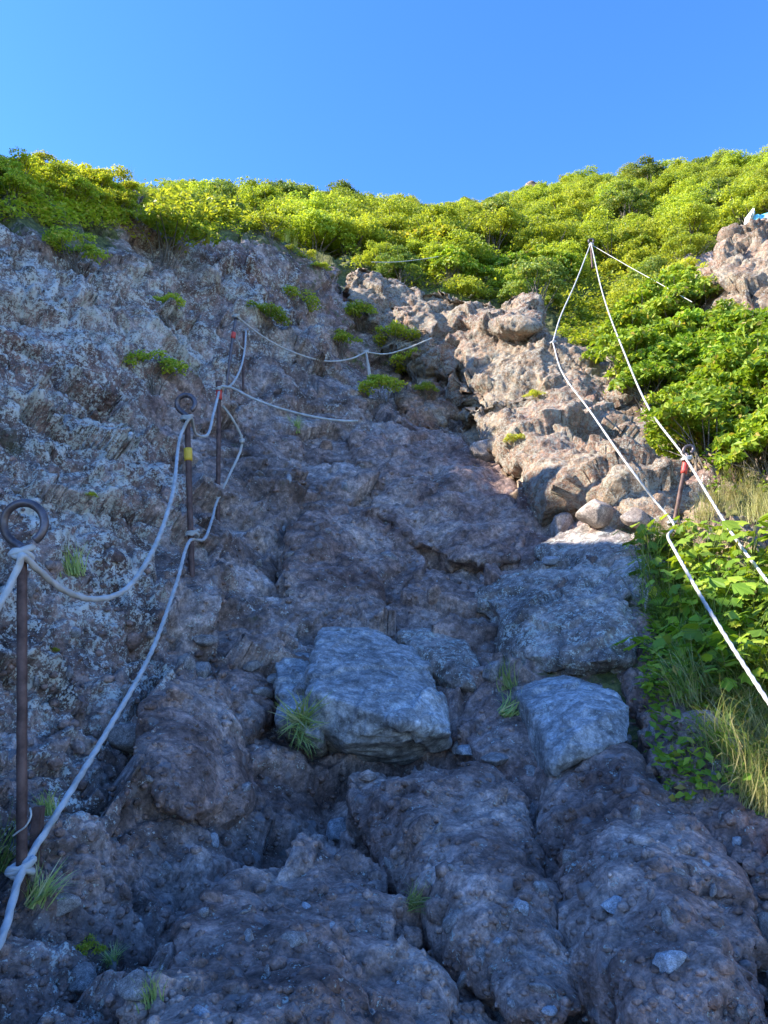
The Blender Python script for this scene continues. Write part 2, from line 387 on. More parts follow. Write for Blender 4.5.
def outer():
    xs = np.linspace(-90, 90, 241); ys = np.linspace(-60, 110, 227)
    X, Y = np.meshgrid(xs, ys); Z = base_h(X, Y)
    a = np.abs(X)/(np.maximum(Y, -.4)+1.0)
    inside = np.clip((1.62-a)/.25, 0, 1)*np.clip((Y+1.4)/1.2, 0, 1)*np.clip((63-Y)/4, 0, 1)
    Z = Z - inside*1.6 - .03
    Z = Z + fbm(np.stack([X, Y, 0*X], -1).reshape(-1, 3)*.35, 4, 77).reshape(X.shape)*.5*(1-inside)
    p = np.stack([X, Y, Z], -1).reshape(-1, 3); h_, w_ = X.shape
    idx = np.arange(h_*w_).reshape(h_, w_)
    f = np.stack([idx[:-1, :-1], idx[:-1, 1:], idx[1:, 1:], idx[1:, :-1]], -1).reshape(-1, 4)
    n = len(p)
    return np_mesh('mountainside', p, f, True, {'lich': np.full(n, .2), 'veg': np.full(n, .8), 'red': np.zeros(n)})
tag(link('mountainside', outer(), M['terrain']), 'wider mountain slope around the gully', kind='structure')
big = np.array([(-3000, -3000, -42), (3000, -3000, -42), (3000, 3000, -42), (-3000, 3000, -42)], float)
tag(link('valley_ground', np_mesh('valley_ground', big, [(0, 1, 2, 3)], False, {'lich': [0]*4, 'veg': [1]*4, 'red': [0]*4}), M['terrain']),
    'low ground far below the slope', kind='structure')

def G(px, py, off=0.0):
    d = Vector(ray(px, py)).normalized()
    h, n, i, dist = BVH.ray_cast(Vector(CAM), d)
    if h is None: h = Vector(ground_base(px, py)); n = Vector((0, -.7, .7))
    if n.z < 0: n = -n
    return h, n
def GY(px, py): return G(px, py)[0].y
def ground_z(x, y):
    h, n, i, dist = BVH.ray_cast(Vector((x, y, 60)), Vector((0, 0, -1)))
    return (h, n if n.z > 0 else -n) if h is not None else (None, None)

# ------------------------------------------------------------------ rocks
def _hitY(px, py):
    h = BVH.ray_cast(Vector(CAM), Vector(ray(px, py)).normalized())[0]
    return h.y if h is not None else ground_base(px, py)[1]
def hull_mesh(pts):
    bm = bmesh.new()
    for p in pts: bm.verts.new(p)
    r = bmesh.ops.convex_hull(bm, input=bm.verts)
    junk = [e for e in r['geom_interior'] + r['geom_unused'] if isinstance(e, bmesh.types.BMVert)]
    if junk: bmesh.ops.delete(bm, geom=list(set(junk)), context='VERTS')
    return bm
def rock(name, hulls, mat, voxel, smooth, amp, seed, label, cat, group=None, crease=0.0, grain=1.0, red=.1, lich=.3, soft=.4, kind=None, chunk=0.0, lift=0.0):
    """hulls: list of (outline, inner, depth); outline/inner entries (px, py, prot) -> ground hit moved prot metres towards the viewer side"""
    bm = bmesh.new()
    al = [e for hl in hulls for e in hl[0] if len(e) < 4]
    off = 0.0
    if al:
        df = [ground_base(e[0], e[1])[1] - _hitY(e[0], e[1]) for e in al]; off = max(0.0, float(np.percentile(df, 70)))+lift
    for outline, inner, depth in hulls:
        pts = []
        for e in list(outline)+list(inner):
            px, py = e[0], e[1]; prot = e[2] if len(e) > 2 else 0
            Y = ground_base(px, py)[1]-off if not (len(e) > 3) else (min(e[3]*.96, ground_base(px, py)[1]-.1, _hitY(px, py)-.06) if e[3] < 30 else e[3])
            pts.append(P(px, py, Y-prot))
            if e in outline:
                b = P(px, py, Y-prot) ; pts.append(b + np.array([0, depth, -depth*.35]))
        hb = hull_mesh([tuple(p) for p in pts]); tm = bpy.data.meshes.new('t'); hb.to_mesh(tm); hb.free(); bm.from_mesh(tm); bpy.data.meshes.remove(tm)
    tm = bpy.data.meshes.new('t'); bm.to_mesh(tm); bm.free()
    to = bpy.data.objects.new('t', tm); COL.objects.link(to)
    md = to.modifiers.new('r', 'REMESH'); md.mode = 'VOXEL'; md.voxel_size = voxel
    sm = to.modifiers.new('s', 'SMOOTH'); sm.factor = .5; sm.iterations = smooth
    dg = bpy.context.evaluated_depsgraph_get(); dg.update()
    me = bpy.data.meshes.new_from_object(to.evaluated_get(dg)); me.name = name
    bpy.data.objects.remove(to); bpy.data.meshes.remove(tm)
    p = vcos(me); n = vnormals(me)
    if chunk:
        q_ = p + np.stack([fbm(p*2, 2, 31+seed), fbm(p*2, 2, 41+seed), fbm(p*2, 2, 51+seed)], 1)*.12
        f1, f2, c = worley(q_*chunk+seed*1.7, 60+seed)
        cs = 1/chunk
        p = p + n*(facet(q_*chunk+seed*1.7, 60+seed)*.24*cs*amp + facet(q_*chunk*2.7+seed, 80+seed)*.085*cs*amp)[:, None]
    d = fbm(p*2.2+seed*3.1, 3, 2)*.09*amp + fbm(p*7+seed, 3, 12, .55)*.028*amp
    f1, f2, c = worley(p*np.array([3.3, 3.3, 4.2])+seed*2.3, 7)
    d = d + (np.minimum(f2-f1, .18)-.09)*crease
    d = d + fbm(p*26, 3, 17, .6)*.008*grain
    d = d + fbm(p*13+seed, 4, 71, .6, True)*.009*grain + (facet(p*4.5+seed, 91)*.035 + facet(p*11+seed, 93)*.010)*min(amp, 1)
    for k, (fr, am, keep) in enumerate([(8., .034, .22), (19., .014, .22)]):
        f1, f2, c = worley(p*fr+k*9.3+seed, 21+k); r = .25+.28*((c*7.13) % 1)
        d = d + am*np.sqrt(np.clip(1-(f1/r)**2, 0, 1))*(c < keep)*(.5+c)*grain*(1-soft)
    p = p + n*d[:, None]
    me.vertices.foreach_set('co', p.astype(np.float32).ravel())
    me.polygons.foreach_set('use_smooth', np.ones(len(me.polygons), bool))
    for an, v in (('lich', lich), ('veg', 0), ('red', red)):
        a = me.attributes.new(an, 'FLOAT', 'POINT'); a.data.foreach_set('value', np.full(len(p), v, np.float32))
    me.update(); me.materials.clear()
    # origin at the base centre
    c = p.mean(0); c[2] = p[:, 2].min(); me.transform(Matrix.Translation(-Vector(c)))
    o = link(name, me, mat); o.location = Vector(c); tag(o, label, cat, group, kind)
    BVHS.append((o, c))
    return o
BVHS = []
# the pair of big grey boulders and neighbours in the middle
rock('boulder', [([(312,722,.10),(306,692,.30),(313,655,.22),(320,627,.12),(345,626,.14),(374,630,.14),(394,648,.15),(428,655,.12),(443,690,.20),(452,734,.06),(405,744,.06),(345,742,.06)],
                  [(318,692,.44),(350,700,.46),(395,692,.48),(432,688,.40),(400,722,.38),(435,722,.24)], .42),
                 ([(275,662,.02),(298,651,.04),(324,658,.04),(328,700,.10),(318,738,.05),(281,722,.02)], [(282,686,.12),(303,684,.16),(296,712,.12)], .3)],
     M['boulder'], .010, 1, .32, 1, 'large two-lobed blue-grey boulder in the centre of the path, grass tuft at its left foot', 'boulder', grain=.4, soft=1, chunk=2.3, lift=.03)
rock('boulder', [([(399,634,.04),(420,630,.04),(445,631,.04),(464,640,.04),(480,668,.06),(476,690,.03),(458,688,.05),(430,672,.05)], [(455,662,.22),(425,650,.18),(468,680,.16)], .3)],
     M['boulder_dark'], .012, 2, .4, 2, 'tan-grey wedge stone just right of the large two-lobed boulder', 'boulder', grain=.6, soft=1)
rock('boulder', [([(480,592,.08),(500,574,.06),(540,562,.06),(580,560,.06),(612,570,.06),(626,608,.08),(634,660,.03),(600,676,.06),(545,676,.06),(512,662,.06),(493,640,.06)],
                  [(492,606,.30),(530,616,.42),(585,612,.44),(618,616,.30),(606,660,.30),(530,655,.28)], .6)],
     M['boulder_dark'], .014, 2, .6, 3, 'big pale-blotched square boulder beside the grassy right bank', 'boulder', grain=.8, soft=.8, crease=.03, chunk=2.1)
rock('boulder', [([(515,692,.08),(535,683,.06),(570,676,.05),(604,682,.06),(632,706,.06),(630,742,.04),(600,748,.06),(575,752,.14),(558,765,.12),(536,732,.10)],
                  [(522,700,.20),(585,704,.34),(606,712,.30),(572,735,.28),(560,755,.20)], .3)],
     M['boulder'], .009, 1, .3, 4, 'smooth blue-grey pointed boulder leaning on the right-hand rock hump', 'boulder', grain=.3, soft=1, chunk=3, lift=.12)
rock('rock_hump', [([(345,772,.05),(380,764,.12),(440,768,.14),(490,768,.12),(522,800,.08),(538,850,.03),(560,930,.0),(585,1010,0),(540,1040,.0),(470,975,.02),(415,915,.02),(375,865,.02),(350,815,.03)],
                  [(400,800,.30),(470,800,.30),(440,870,.28),(500,900,.22),(540,975,.15)], .7)],
     M['mass'], .014, 7, .9, 5, 'reddish-brown sloping rock hump below the large two-lobed boulder', 'rock', crease=.04, soft=.3, lift=.13, grain=.75)
rock('rock_hump', [([(556,768,.06),(590,754,.10),(625,756,.10),(662,790,.08),(715,845,.05),(745,905,.03),(762,1000,.0),(760,1080,0),(640,1080,.0),(585,1010,.0),(556,940,.02),(536,880,.03),(545,810,.05)],
                  [(600,800,.26),(650,840,.28),(600,880,.30),(680,930,.26),(630,990,.22)], .7)],
     M['mass'], .014, 8, 1.0, 6, 'wide pale-spotted rock hump filling the bottom right corner', 'rock', crease=.04, soft=.1, lift=.13, grain=.75)
rock('rock_hump', [([(222,890,.05),(260,872,.10),(320,868,.10),(370,890,.08),(425,930,.04),(448,990,.0),(455,1090,0),(140,1090,.0),(148,1000,.0),(180,935,.02)],
                  [(280,900,.22),(340,920,.22),(250,960,.24),(350,1000,.20)], .6)],
     M['mass'], .013, 7, 1.0, 7, 'low dark rock hump at the bottom edge, left of the centre', 'rock', crease=.04, soft=.4, lift=.13, grain=.75)
rock('rock_hump', [([(346,985,.03),(362,962,.06),(395,953,.07),(432,962,.05),(465,1000,.0),(480,1070,0),(350,1080,.0)], [(395,985,.18),(410,1020,.16)], .4)],
     M['mass'], .011, 5, .8, 8, 'small rounded rock hump at the bottom edge under the grass tuft', 'rock', crease=.04, lift=.10, grain=.75)
rock('rock_hump', [([(150,700,.02),(180,680,.06),(220,688,.06),(232,740,.03),(228,800,.0),(190,820,.0),(155,795,.01),(140,740,.01)], [(185,715,.16),(195,770,.12)], .4)],
     M['mass'], .014, 6, .9, 9, 'flat dark slab above the lower white rope', 'rock', crease=.03, soft=.7, lift=.07, grain=.7)
rock('rock_hump', [([(213,672,.03),(232,656,.07),(262,664,.06),(270,700,.02),(250,745,.0),(224,735,.0),(212,700,.02)], [(240,690,.14)], .35)],
     M['mass'], .013, 5, .8, 10, 'brown blocky rock left of the large two-lobed boulder', 'rock', crease=.05, soft=.5)
rock('rock_hump', [([(535,548,.04),(560,530,.1),(600,527,.12),(640,538,.1),(668,560,.04),(660,600,.02),(630,606,.02),(560,575,.04)], [(600,550,.30),(640,570,.16)], .5)],
     M['boulder_dark'], .018, 6, .7, 11, 'dark rounded ledge rock above the square boulder', 'rock', crease=.05)
rock('rock_hump', [([(636,610,.05),(650,640,.06),(680,700,.06),(730,770,.04),(775,850,.03),(800,930,0),(740,900,.0),(690,830,.02),(640,740,.02),(625,670,.02)], [(655,690,.14),(715,790,.14)], .5)],
     M['mass'], .015, 7, 1.0, 12, 'long rough rib of rock along the edge of the grassy right bank', 'rock', crease=.10)
rock('rock_hump', [([(350,440,.05),(390,422,.1),(450,432,.12),(500,470,.1),(530,520,.05),(520,560,.0),(450,560,.0),(380,520,.02)], [(420,470,.35),(470,500,.30)], .8)],
     M['mass'], .026, 8, 1.3, 13, 'broad brown rock bulge in shade just under the sunlit outcrop', 'rock', crease=.10, soft=.0)
rock('rock_hump', [([(285,545,.02),(310,500,.1),(345,505,.12),(375,545,.06),(380,610,.0),(330,625,.0),(285,600,.0)], [(325,540,.28)], .6)],
     M['mass'], .022, 8, 1.2, 14, 'smooth shaded rock bulge in the middle of the gully', 'rock', crease=.08, soft=.5)

# sunlit outcrop
rock('rock_outcrop', [
   ([(345,268,.1,11.0),(362,260,.1,11.2),(392,265,.0,11.2),(418,278,0,11.0),(452,296,0,10.8),(474,345,0,10.3),(448,378,0,9.9),(412,350,0,10.1),(376,326,0,10.4),(352,297,0,10.7)], [(390,290,.5,11.0),(430,330,.4,10.4)], 1.6),
   ([(410,290,0,11),(440,282,0,11),(470,296,0,10.8),(500,300,0,10.6),(532,292,0,10.4),(556,318,0,10.1),(560,350,0,9.8),(540,372,0,9.5),(480,372,0,9.8),(440,350,0,10.2)], [(480,325,.4,10.2),(530,330,.4,9.8)], 1.5),
   ([(470,345,0,10),(520,330,0,9.8),(556,330,0,9.6),(590,352,0,9.2),(612,385,0,8.8),(606,430,0,8.4),(560,440,0,8.2),(500,420,0,8.6),(456,385,0,9.4)], [(540,370,.5,9.2),(570,400,.4,8.7)], 1.6),
   ([(460,400,0,8.9),(520,385,0,8.7),(600,400,0,8.3),(640,440,0,7.6),(670,490,0,6.7),(676,530,0,6.2),(630,525,0,6.5),(570,498,0,7.0),(520,470,0,7.5),(470,436,0,8.3)], [(560,430,.35,8.0),(620,470,.3,7.1)], 1.6),
   ([(596,360,0,9.2),(612,352,0,9.2),(622,390,0,8.5),(640,430,0,7.9),(606,430,0,8.3)], [], 1.0)],
   M['outcrop'], .026, 6, 1.15, 15, 'large sunlit tan and grey outcrop with a dark hollow, above the shaded gully', 'outcrop', crease=.05, grain=2.4, red=.22, lich=.8, soft=.3, chunk=.75)
rock('rock_outcrop', [
   ([(735,238,.0,11.3),(752,226,0,11.4),(790,212,0,11.6),(830,230,0,11.2),(830,330,0,9.8),(770,330,0,9.8),(742,318,0,10),(712,300,0,10.4),(716,262,0,10.9)], [(760,260,.4,10.8),(775,300,.4,10)], 1.4)],
   M['outcrop'], .03, 5, 1.6, 16, 'sunlit grey outcrop at the right edge under the blue cloth', 'outcrop', crease=.2, grain=1.4, red=.3, lich=.7, soft=0, chunk=1.8)
rock('rock_outcrop', [([(612,375,0,9.9),(628,350,0,10.2),(655,345,0,10.2),(672,370,0,9.8),(668,400,0,9.4),(625,400,0,9.4)], [(645,365,.3,10)], .8)],
   M['outcrop'], .03, 4, 1.2, 17, 'small brown rock half hidden in the sunny leaves below the rope peak', 'rock', crease=.1, grain=1, red=.4, lich=.4, chunk=2)
rock('rock_outcrop', [([(400,398,.1),(420,378,.2),(445,385,.2),(455,410,.1),(440,428,.05),(405,425,.05)], [(428,400,.4)], .7)],
   M['outcrop'], .026, 4, 1.2, 18, 'blocky grey-brown rock under the hollow of the sunlit outcrop', 'rock', crease=.1, grain=1, red=.3, lich=.4, chunk=2.4)
rock('rock_outcrop', [([(690,545,.0),(672,525,.1),(700,510,.1),(740,520,.1),(765,545,.05),(760,575,.0),(700,570,.0)], [(715,540,.25)], .6)],
   M['outcrop'], .02, 5, 1.2, 19, 'low pale sunlit rock at the foot of the right-hand pin', 'rock', crease=.1, grain=1.2, red=.3, lich=.5, chunk=2.4)
rock('rock_outcrop', [([(522,194,0,34),(530,182,0,34),(545,183,0,34),(556,194,0,34)], [(538,190,.5,34)], 1.5)],
   M['outcrop'], .09, 2, 2, 20, 'tiny grey rock on the skyline in the dip between the shrubs', 'rock', crease=.1, grain=1, red=.1, lich=.5)

# individual rounded stones
def stone_mesh(seed, sub=4, flat=.75):
    bm = bmesh.new(); bmesh.ops.create_icosphere(bm, subdivisions=sub, radius=1)
    me = bpy.data.meshes.new('stone'); bm.to_mesh(me); bm.free()
    p = vcos(me); r = np.random.default_rng(seed)
    for k in range(15):
        n = r.normal(size=3); n /= np.linalg.norm(n); c = r.uniform(.55, .9)
        d = p @ n - c; p = p - np.where(d > 0, d*.85, 0)[:, None]*n
    p = p*np.array([1, r.uniform(.7, .95), flat*r.uniform(.8, 1.1)])
    d = fbm(p*1.7+seed*5, 3, 3)*.13 + fbm(p*6+seed, 3, 5)*.03
    p = p*(1+d)[:, None]
    me.vertices.foreach_set('co', p.astype(np.float32).ravel()); me.polygons.foreach_set('use_smooth', np.ones(len(me.polygons), bool)); me.update()
    return me
STONES = [stone_mesh(100+k) for k in range(7)]
def stone(px, py, wpx, hpx, mat, label, prot=.35, seed=0):
    h, n = G(px, py); zc = proj(np.array(h))[2]
    sx = wpx/2/F*zc; sz = hpx/2/F*zc
    me = STONES[seed % 7].copy(); me.materials.clear(); me.materials.append(M[mat])
    o = link('stone', me); c = Vector(h) - Vector(ray(px, py)).normalized()*(min(sx, sz)*prot)
    o.scale = (sx*1.05, max(sx, sz), sz*1.25); o.rotation_euler = (R(12), 0, R(seed*13 % 30-15)); o.location = c
    tag(o, label, 'stone'); return o
SP = [
 (596,512,46,36,'cobble_tan','rounded tan stone in sun beside the shade edge, largest of the loose ones'),
 (487,452,44,36,'cobble_tan','sunlit knobbly stone at the tip of the gully shadow'),
 (634,520,30,30,'cobble_tan','tan stone right of the largest sunlit rounded one'),
 (561,526,26,30,'cobble','small grey stone in the shade left of the sunlit rounded one'),
 (552,560,20,12,'cobble_pale','small pale chip resting on the dark ledge rock'),
 (493,672,22,34,'cobble','upright grey stone between the wedge stone and the square boulder'),
 (470,750,32,18,'cobble_pale','pale blue flat stone wedged above the reddish rock hump'),
 (496,758,36,14,'cobble','long flat grey stone beside the pale blue flat one'),
 (130,735,52,42,'cobble','grey rounded stone touching the lower white rope'),
 (135,986,38,36,'cobble','purple-grey round stone beside the grass sprig at bottom left'),
 (184,669,22,34,'cobble','upright oval stone, left one of a touching pair above the dark slab'),
 (203,674,22,38,'cobble','upright oval stone, right one of a touching pair above the dark slab'),
 (252,666,20,18,'cobble','blue-grey pebble on top of the brown blocky rock'),
 (340,830,30,42,'cobble_pale','pale stone in the hollow left of the reddish hump'),
 (498,942,12,12,'cobble_pale','tiny white stone stuck in the reddish rock hump'),
 (548,1010,18,10,'cobble_pale','white oval pebble at the bottom edge between the humps'),
 (616,906,34,22,'cobble_pale','flat blue-grey stone set in the middle of the bottom right hump'),
 (670,962,40,26,'cobble_pale','angular blue-grey stone set low in the bottom right hump'),
 (541,890,20,26,'cobble','rounded stone in the crack between the two lower humps'),
 (767,928,16,44,'cobble_tan','pinkish stone cut off by the right edge near the bottom'),
 (738,842,14,18,'cobble_pale','small squared pale stone on the long rib at right'),
 (300,690,18,20,'cobble','cobble tucked against the left lobe of the two-lobed boulder'),
 (205,640,26,18,'cobble','flattish cobble above the pair of upright oval stones'),
 (82,978,40,34,'cobble','dull grey cobble at bottom left, left of the purple-grey one'),
 (60,905,40,26,'cobble','grey cobble below the tuft at the foot of the nearest pin'),
]
def boulder_bvh():
    vs = []; fs = []
    for o, c in BVHS:
        if o['category'] not in ('boulder', 'outcrop'): continue
        p = vcos(o.data)+c; b = len(vs); vs += [tuple(v) for v in p]; fs += [tuple(b+i for i in pl.vertices) for pl in o.data.polygons]
    return BVHTree.FromPolygons(vs, fs)
def clean(px, py):
    return BB.ray_cast(Vector(CAM), Vector(ray(px, py)).normalized())[0] is not None
def on_rocks():
    """one BVH over terrain and rocks for placing things that sit on them"""
    vs = []; fs = []
    for o, c in BVHS:
        p = vcos(o.data)+c; b = len(vs); vs += [tuple(v) for v in p]
        fs += [tuple(b+i for i in pl.vertices) for pl in o.data.polygons]
    return BVHTree.FromPolygons(vs, fs)
BB = boulder_bvh(); RB = on_rocks(); _G0 = G
def G(px, py, off=0.0):
    h, n = _G0(px, py); d = Vector(ray(px, py)).normalized()
    h2, n2, i, dist = RB.ray_cast(Vector(CAM), d)
    if h2 is not None and (h2-Vector(CAM)).length < (h-Vector(CAM)).length: return h2, (n2 if n2.z > 0 else -n2)
    return h, n
for k, (px, py, w_, h_, m_, lb) in enumerate(SP): stone(px, py, w_, h_, m_, lb, .05 if py > 760 else .3, k)

# embedded cobbles : individuals sharing a few meshes
COB = {}
for k in range(5):
    for m_ in ('cobble', 'cobble_pale', 'mass'):
        me = stone_mesh(200+k, 3); me.materials.append(M[m_]); COB[(k, m_)] = me
nc = 0; r2 = np.random.default_rng(42); seen = []
regs = [(10, 520, 640, 1020, 130), (480, 760, 720, 1020, 60), (200, 560, 430, 640, 70), (10, 330, 420, 700, 35)]
for x0, x1, y0, y1, n in regs:
    for k in range(n):
        px = r2.uniform(x0, x1); py = r2.uniform(y0, y1)
        if px > 640 + (py-600)*.62 or clean(px, py): continue
        h, nn = G(px, py); s_ = r2.lognormal(-3.65, .50)*(.8+.12*h.y)
        if any((h-q_).length < s_*1.6 for q_ in seen): continue
        seen.append(h)
        m_ = r2.choice(['cobble', 'mass', 'cobble_pale'], p=[.42, .50, .08])
        o = link('embedded_cobble', COB[(int(r2.integers(5)), m_)]); o.location = h - nn*s_*.15
        o.rotation_euler = (r2.uniform(0, 6.3), r2.uniform(0, 6.3), r2.uniform(0, 6.3)); o.scale = (s_, s_*r2.uniform(.7, 1), s_*r2.uniform(.6, .9))
        tag(o, 'fist-sized rounded cobble half buried in the shaded rock slope', 'cobble', 'cobbles embedded in the shaded slope'); nc += 1
# loose grit : one stuff object
def grit():
    base = []
    for k in range(4):
        bm = bmesh.new(); bmesh.ops.create_icosphere(bm, subdivisions=1, radius=1); m_ = bpy.data.meshes.new('g'); bm.to_mesh(m_); bm.free()
        p = vcos(m_)*(1+r2.normal(size=(len(m_.vertices), 1))*.12); fc = np.array([list(q_.vertices) for q_ in m_.polygons]); base.append((p, fc)); bpy.data.meshes.remove(m_)
    V = []; Fc = []; off = 0
    for k in range(3600):
        px = r2.uniform(0, 768); py = r2.uniform(400, 1024) if k % 3 else r2.uniform(620, 1024)
        if px > 640 + (py-600)*.62 or clean(px, py): continue
        h, nn = G(px, py); s_ = r2.lognormal(-4.7, .5)*(.7+.16*h.y)
        p, fc = base[k % 4]; p = p*np.array([1, r2.uniform(.6, 1), r2.uniform(.5, .9)])*s_
        a = r2.uniform(0, 6.3); c_, s2 = math.cos(a), math.sin(a)
        p = p @ np.array([[c_, s2, 0], [-s2, c_, 0], [0, 0, 1]]) + np.array(h)
        V.append(p); Fc.append(fc+off); off += len(p)
    V = np.concatenate(V); n = len(V)
    me = np_mesh('gravel', V, np.concatenate(Fc), True)
    return me
tag(link('gravel', grit(), M['mass']), 'loose grit and small gravel lying over the shaded rock', 'gravel', kind='stuff')

# ------------------------------------------------------------------ tubes, ropes, pins
def smooth_path(pts, step):
    pts = np.asarray(pts, float); n = len(pts)
    if n == 2:
        L = np.linalg.norm(pts[1]-pts[0]); k = max(2, int(L/step)); return pts[0]+(pts[1]-pts[0])*np.linspace(0, 1, k+1)[:, None]
    ext = np.vstack([2*pts[0]-pts[1], pts, 2*pts[-1]-pts[-2]]); out = []
    for i in range(n-1):
        p0, p1, p2, p3 = ext[i:i+4]
        d1 = max(np.linalg.norm(p1-p0), 1e-6)**.5; d2 = max(np.linalg.norm(p2-p1), 1e-6)**.5; d3 = max(np.linalg.norm(p3-p2), 1e-6)**.5
        k = max(2, int(np.linalg.norm(p2-p1)/step)); tt = np.linspace(0, 1, k, endpoint=False)[:, None]
        m1 = (p2-p1) + d2*((p1-p0)/d1 - (p2-p0)/(d1+d2)) ; m2 = (p2-p1) + d2*((p3-p2)/d3 - (p3-p1)/(d2+d3))
        out.append((2*tt**3-3*tt**2+1)*p1 + (tt**3-2*tt**2+tt)*m1 + (-2*tt**3+3*tt**2)*p2 + (tt**3-tt**2)*m2)
    out.append(pts[-1:]); return np.vstack(out)
def tube(path, r, seg=10, strands=0, lay=.07, cap=True):
    path = np.asarray(path); n = len(path); T = np.gradient(path, axis=0); T /= np.linalg.norm(T, axis=1, keepdims=True)+1e-12
    up = np.array([0, 0, 1.]) if abs(T[0][2]) < .9 else np.array([1., 0, 0])
    a = np.cross(T[0], up); a /= np.linalg.norm(a); As = []
    for i in range(n):
        a = a - T[i]*(a @ T[i]); a /= np.linalg.norm(a); As.append(a)
    As = np.array(As); Bs = np.cross(T, As)
    L = np.concatenate([[0], np.cumsum(np.linalg.norm(np.diff(path, axis=0), axis=1))])
    th = np.linspace(0, 2*np.pi, seg, endpoint=False); rr = np.broadcast_to(np.asarray(r, float), (n,))
    rad = rr[:, None]*np.ones(seg)
    if strands: rad = rad*(1 + .13*np.cos(strands*th[None] - 2*np.pi*L[:, None]/lay*1.0))
    V = path[:, None] + rad[..., None]*(As[:, None]*np.cos(th)[None, :, None] + Bs[:, None]*np.sin(th)[None, :, None])
    idx = np.arange(n*seg).reshape(n, seg); nx = np.roll(idx, -1, 1)
    Fq = np.stack([idx[:-1], nx[:-1], nx[1:], idx[1:]], -1).reshape(-1, 4)
    V = V.reshape(-1, 3)
    if cap:
        V = np.vstack([V, path[:1], path[-1:]]); c0 = len(V)-2
        c1 = np.stack([nx[0], idx[0], np.full(seg, c0), np.full(seg, c0)], -1); c2 = np.stack([idx[-1], nx[-1], np.full(seg, c0+1), np.full(seg, c0+1)], -1)
        return V, Fq, np.vstack([c1, c2])[:, :3]
    return V, Fq, None
def tubes_mesh(name, specs, **kw):
    me = bpy.data.meshes.new(name); V = []; Fs = []; off = 0
    for path, r in specs:
        v, fq, ft = tube(path, r, **kw); V += [tuple(p) for p in v]; Fs += [tuple(int(i)+off for i in f) for f in fq]
        if ft is not None: Fs += [tuple(int(i)+off for i in f) for f in ft]
        off += len(v)
    me.from_pydata(V, [], Fs); me.polygons.foreach_set('use_smooth', np.ones(len(me.polygons), bool)); me.update(); return me
def child(name, me, mat, parent):
    o = link(name, me, mat, parent); o.matrix_parent_inverse = Matrix.Translation(-parent.location); return o

def pin(base, top, rad, label, eye=None, tapes=(), mat='rust', eyemat='steel', hook=False, cap=False):
    """base,top world points; eye=(centre, radius)"""
    root = empty('rope_pin', base); tag(root, label, 'anchor pin')
    base = np.array(base); top = np.array(top); ax = (top-base); L = np.linalg.norm(ax); ax /= L
    path = smooth_path([base-ax*.12, top], .03)
    me = tubes_mesh('rod', [(path + rng.normal(size=path.shape)*.0006, rad)], seg=14); child('rod', me, M[mat], root)
    if eye:
        c, er = np.array(eye[0]), eye[1]
        pts = [top-ax*.01, top+ax*.01]
        side = np.array([1., 0, 0]); upv = ax
        for a in np.linspace(235, -55, 26): pts.append(c + er*(side*math.cos(R(a)) + upv*math.sin(R(a))) + np.array([0, .012*(a-90)/145., 0]))
        child('eye', tubes_mesh('eye', [(smooth_path(pts, .008), rad*.85)], seg=14), M[eyemat], root)
    if cap:
        child('cap', tubes_mesh('cap', [(smooth_path([top-ax*.01, top+ax*.05], .01), rad*1.5)], seg=12), M['rust'], root)
    for (f0, f1, m_) in tapes:
        child('tape', tubes_mesh('tape', [(smooth_path([base+ax*L*f0, base+ax*L*f1], .02), rad*1.4)], seg=14), M[m_], root)
    return root
def PV(px, py, Y): return P(px, py, Y)
Y1 = GY(22, 893); Y2 = GY(192, 574); Y3 = GY(218, 506); Y4 = GY(226, 388); Y5 = GY(243, 398); Y6 = GY(371, 388); Y7 = GY(673, 528)
def zc(p): return proj(np.array(p))[2]
def mm(px_, Y, py=500): return px_/F*zc(P(384, py, Y))
pin(P(22, 893, Y1), P(22, 552, Y1), .014, 'nearest thick rusty pin with a round steel eye at the left edge', ((P(24, 524, Y1)), mm(21.5, Y1)))
pin(P(192, 576, Y2), P(187, 418, Y2), mm(3.0, Y2), 'second rusty pin with a small eye and yellow tape', (P(186, 404, Y2), mm(9.5, Y2)), tapes=((.72, .80, 'tape_yellow'),))
pin(P(218, 508, Y3), P(219, 388, Y3), mm(2.3, Y3), 'thin dark pin with a red taped top and brown cap, behind the eyed one', tapes=((.90, .995, 'tape_red'),), cap=True)
pin(P(225, 392, Y4), P(236, 318, Y4), mm(1.7, Y4), 'leaning grey pin topped by a white knot, highest on the left wall', tapes=((.72, .80, 'tape_red'),), mat='steel')
pin(P(243, 400, Y5), P(244, 332, Y5), mm(1.3, Y5), 'thin upright pin just right of the leaning one on the left wall', mat='rust')
pin(P(371, 390, Y6), P(366, 350, Y6), mm(1.2, Y6), 'short pale pin among the green plants at the head of the gully', mat='deadwood')
pin(P(673, 530, Y7), P(687, 456, Y7), mm(2.2, Y7), 'leaning pin with grey eye and red tape among the sunny leaves at right', (P(688.5, 450, Y7), mm(4.5, Y7)), tapes=((.76, .93, 'tape_red'),))
Y8 = 11.5; Y9 = 9.0
h8 = G(592, 262)[0]
Y8 = min(h8.y, 12.0)
pin(P(592, 262, Y8), P(591, 243, Y8), mm(1.1, Y8), 'small pin holding the peak of the two right-hand ropes', (P(591, 241, Y8), mm(2.4, Y8)))
h9 = G(556, 346)[0]; Y9 = h9.y
pin(P(556, 352, Y9), P(553, 343, Y9), mm(2.2, Y9), 'short stub of a pin on the shoulder of the sunlit outcrop')

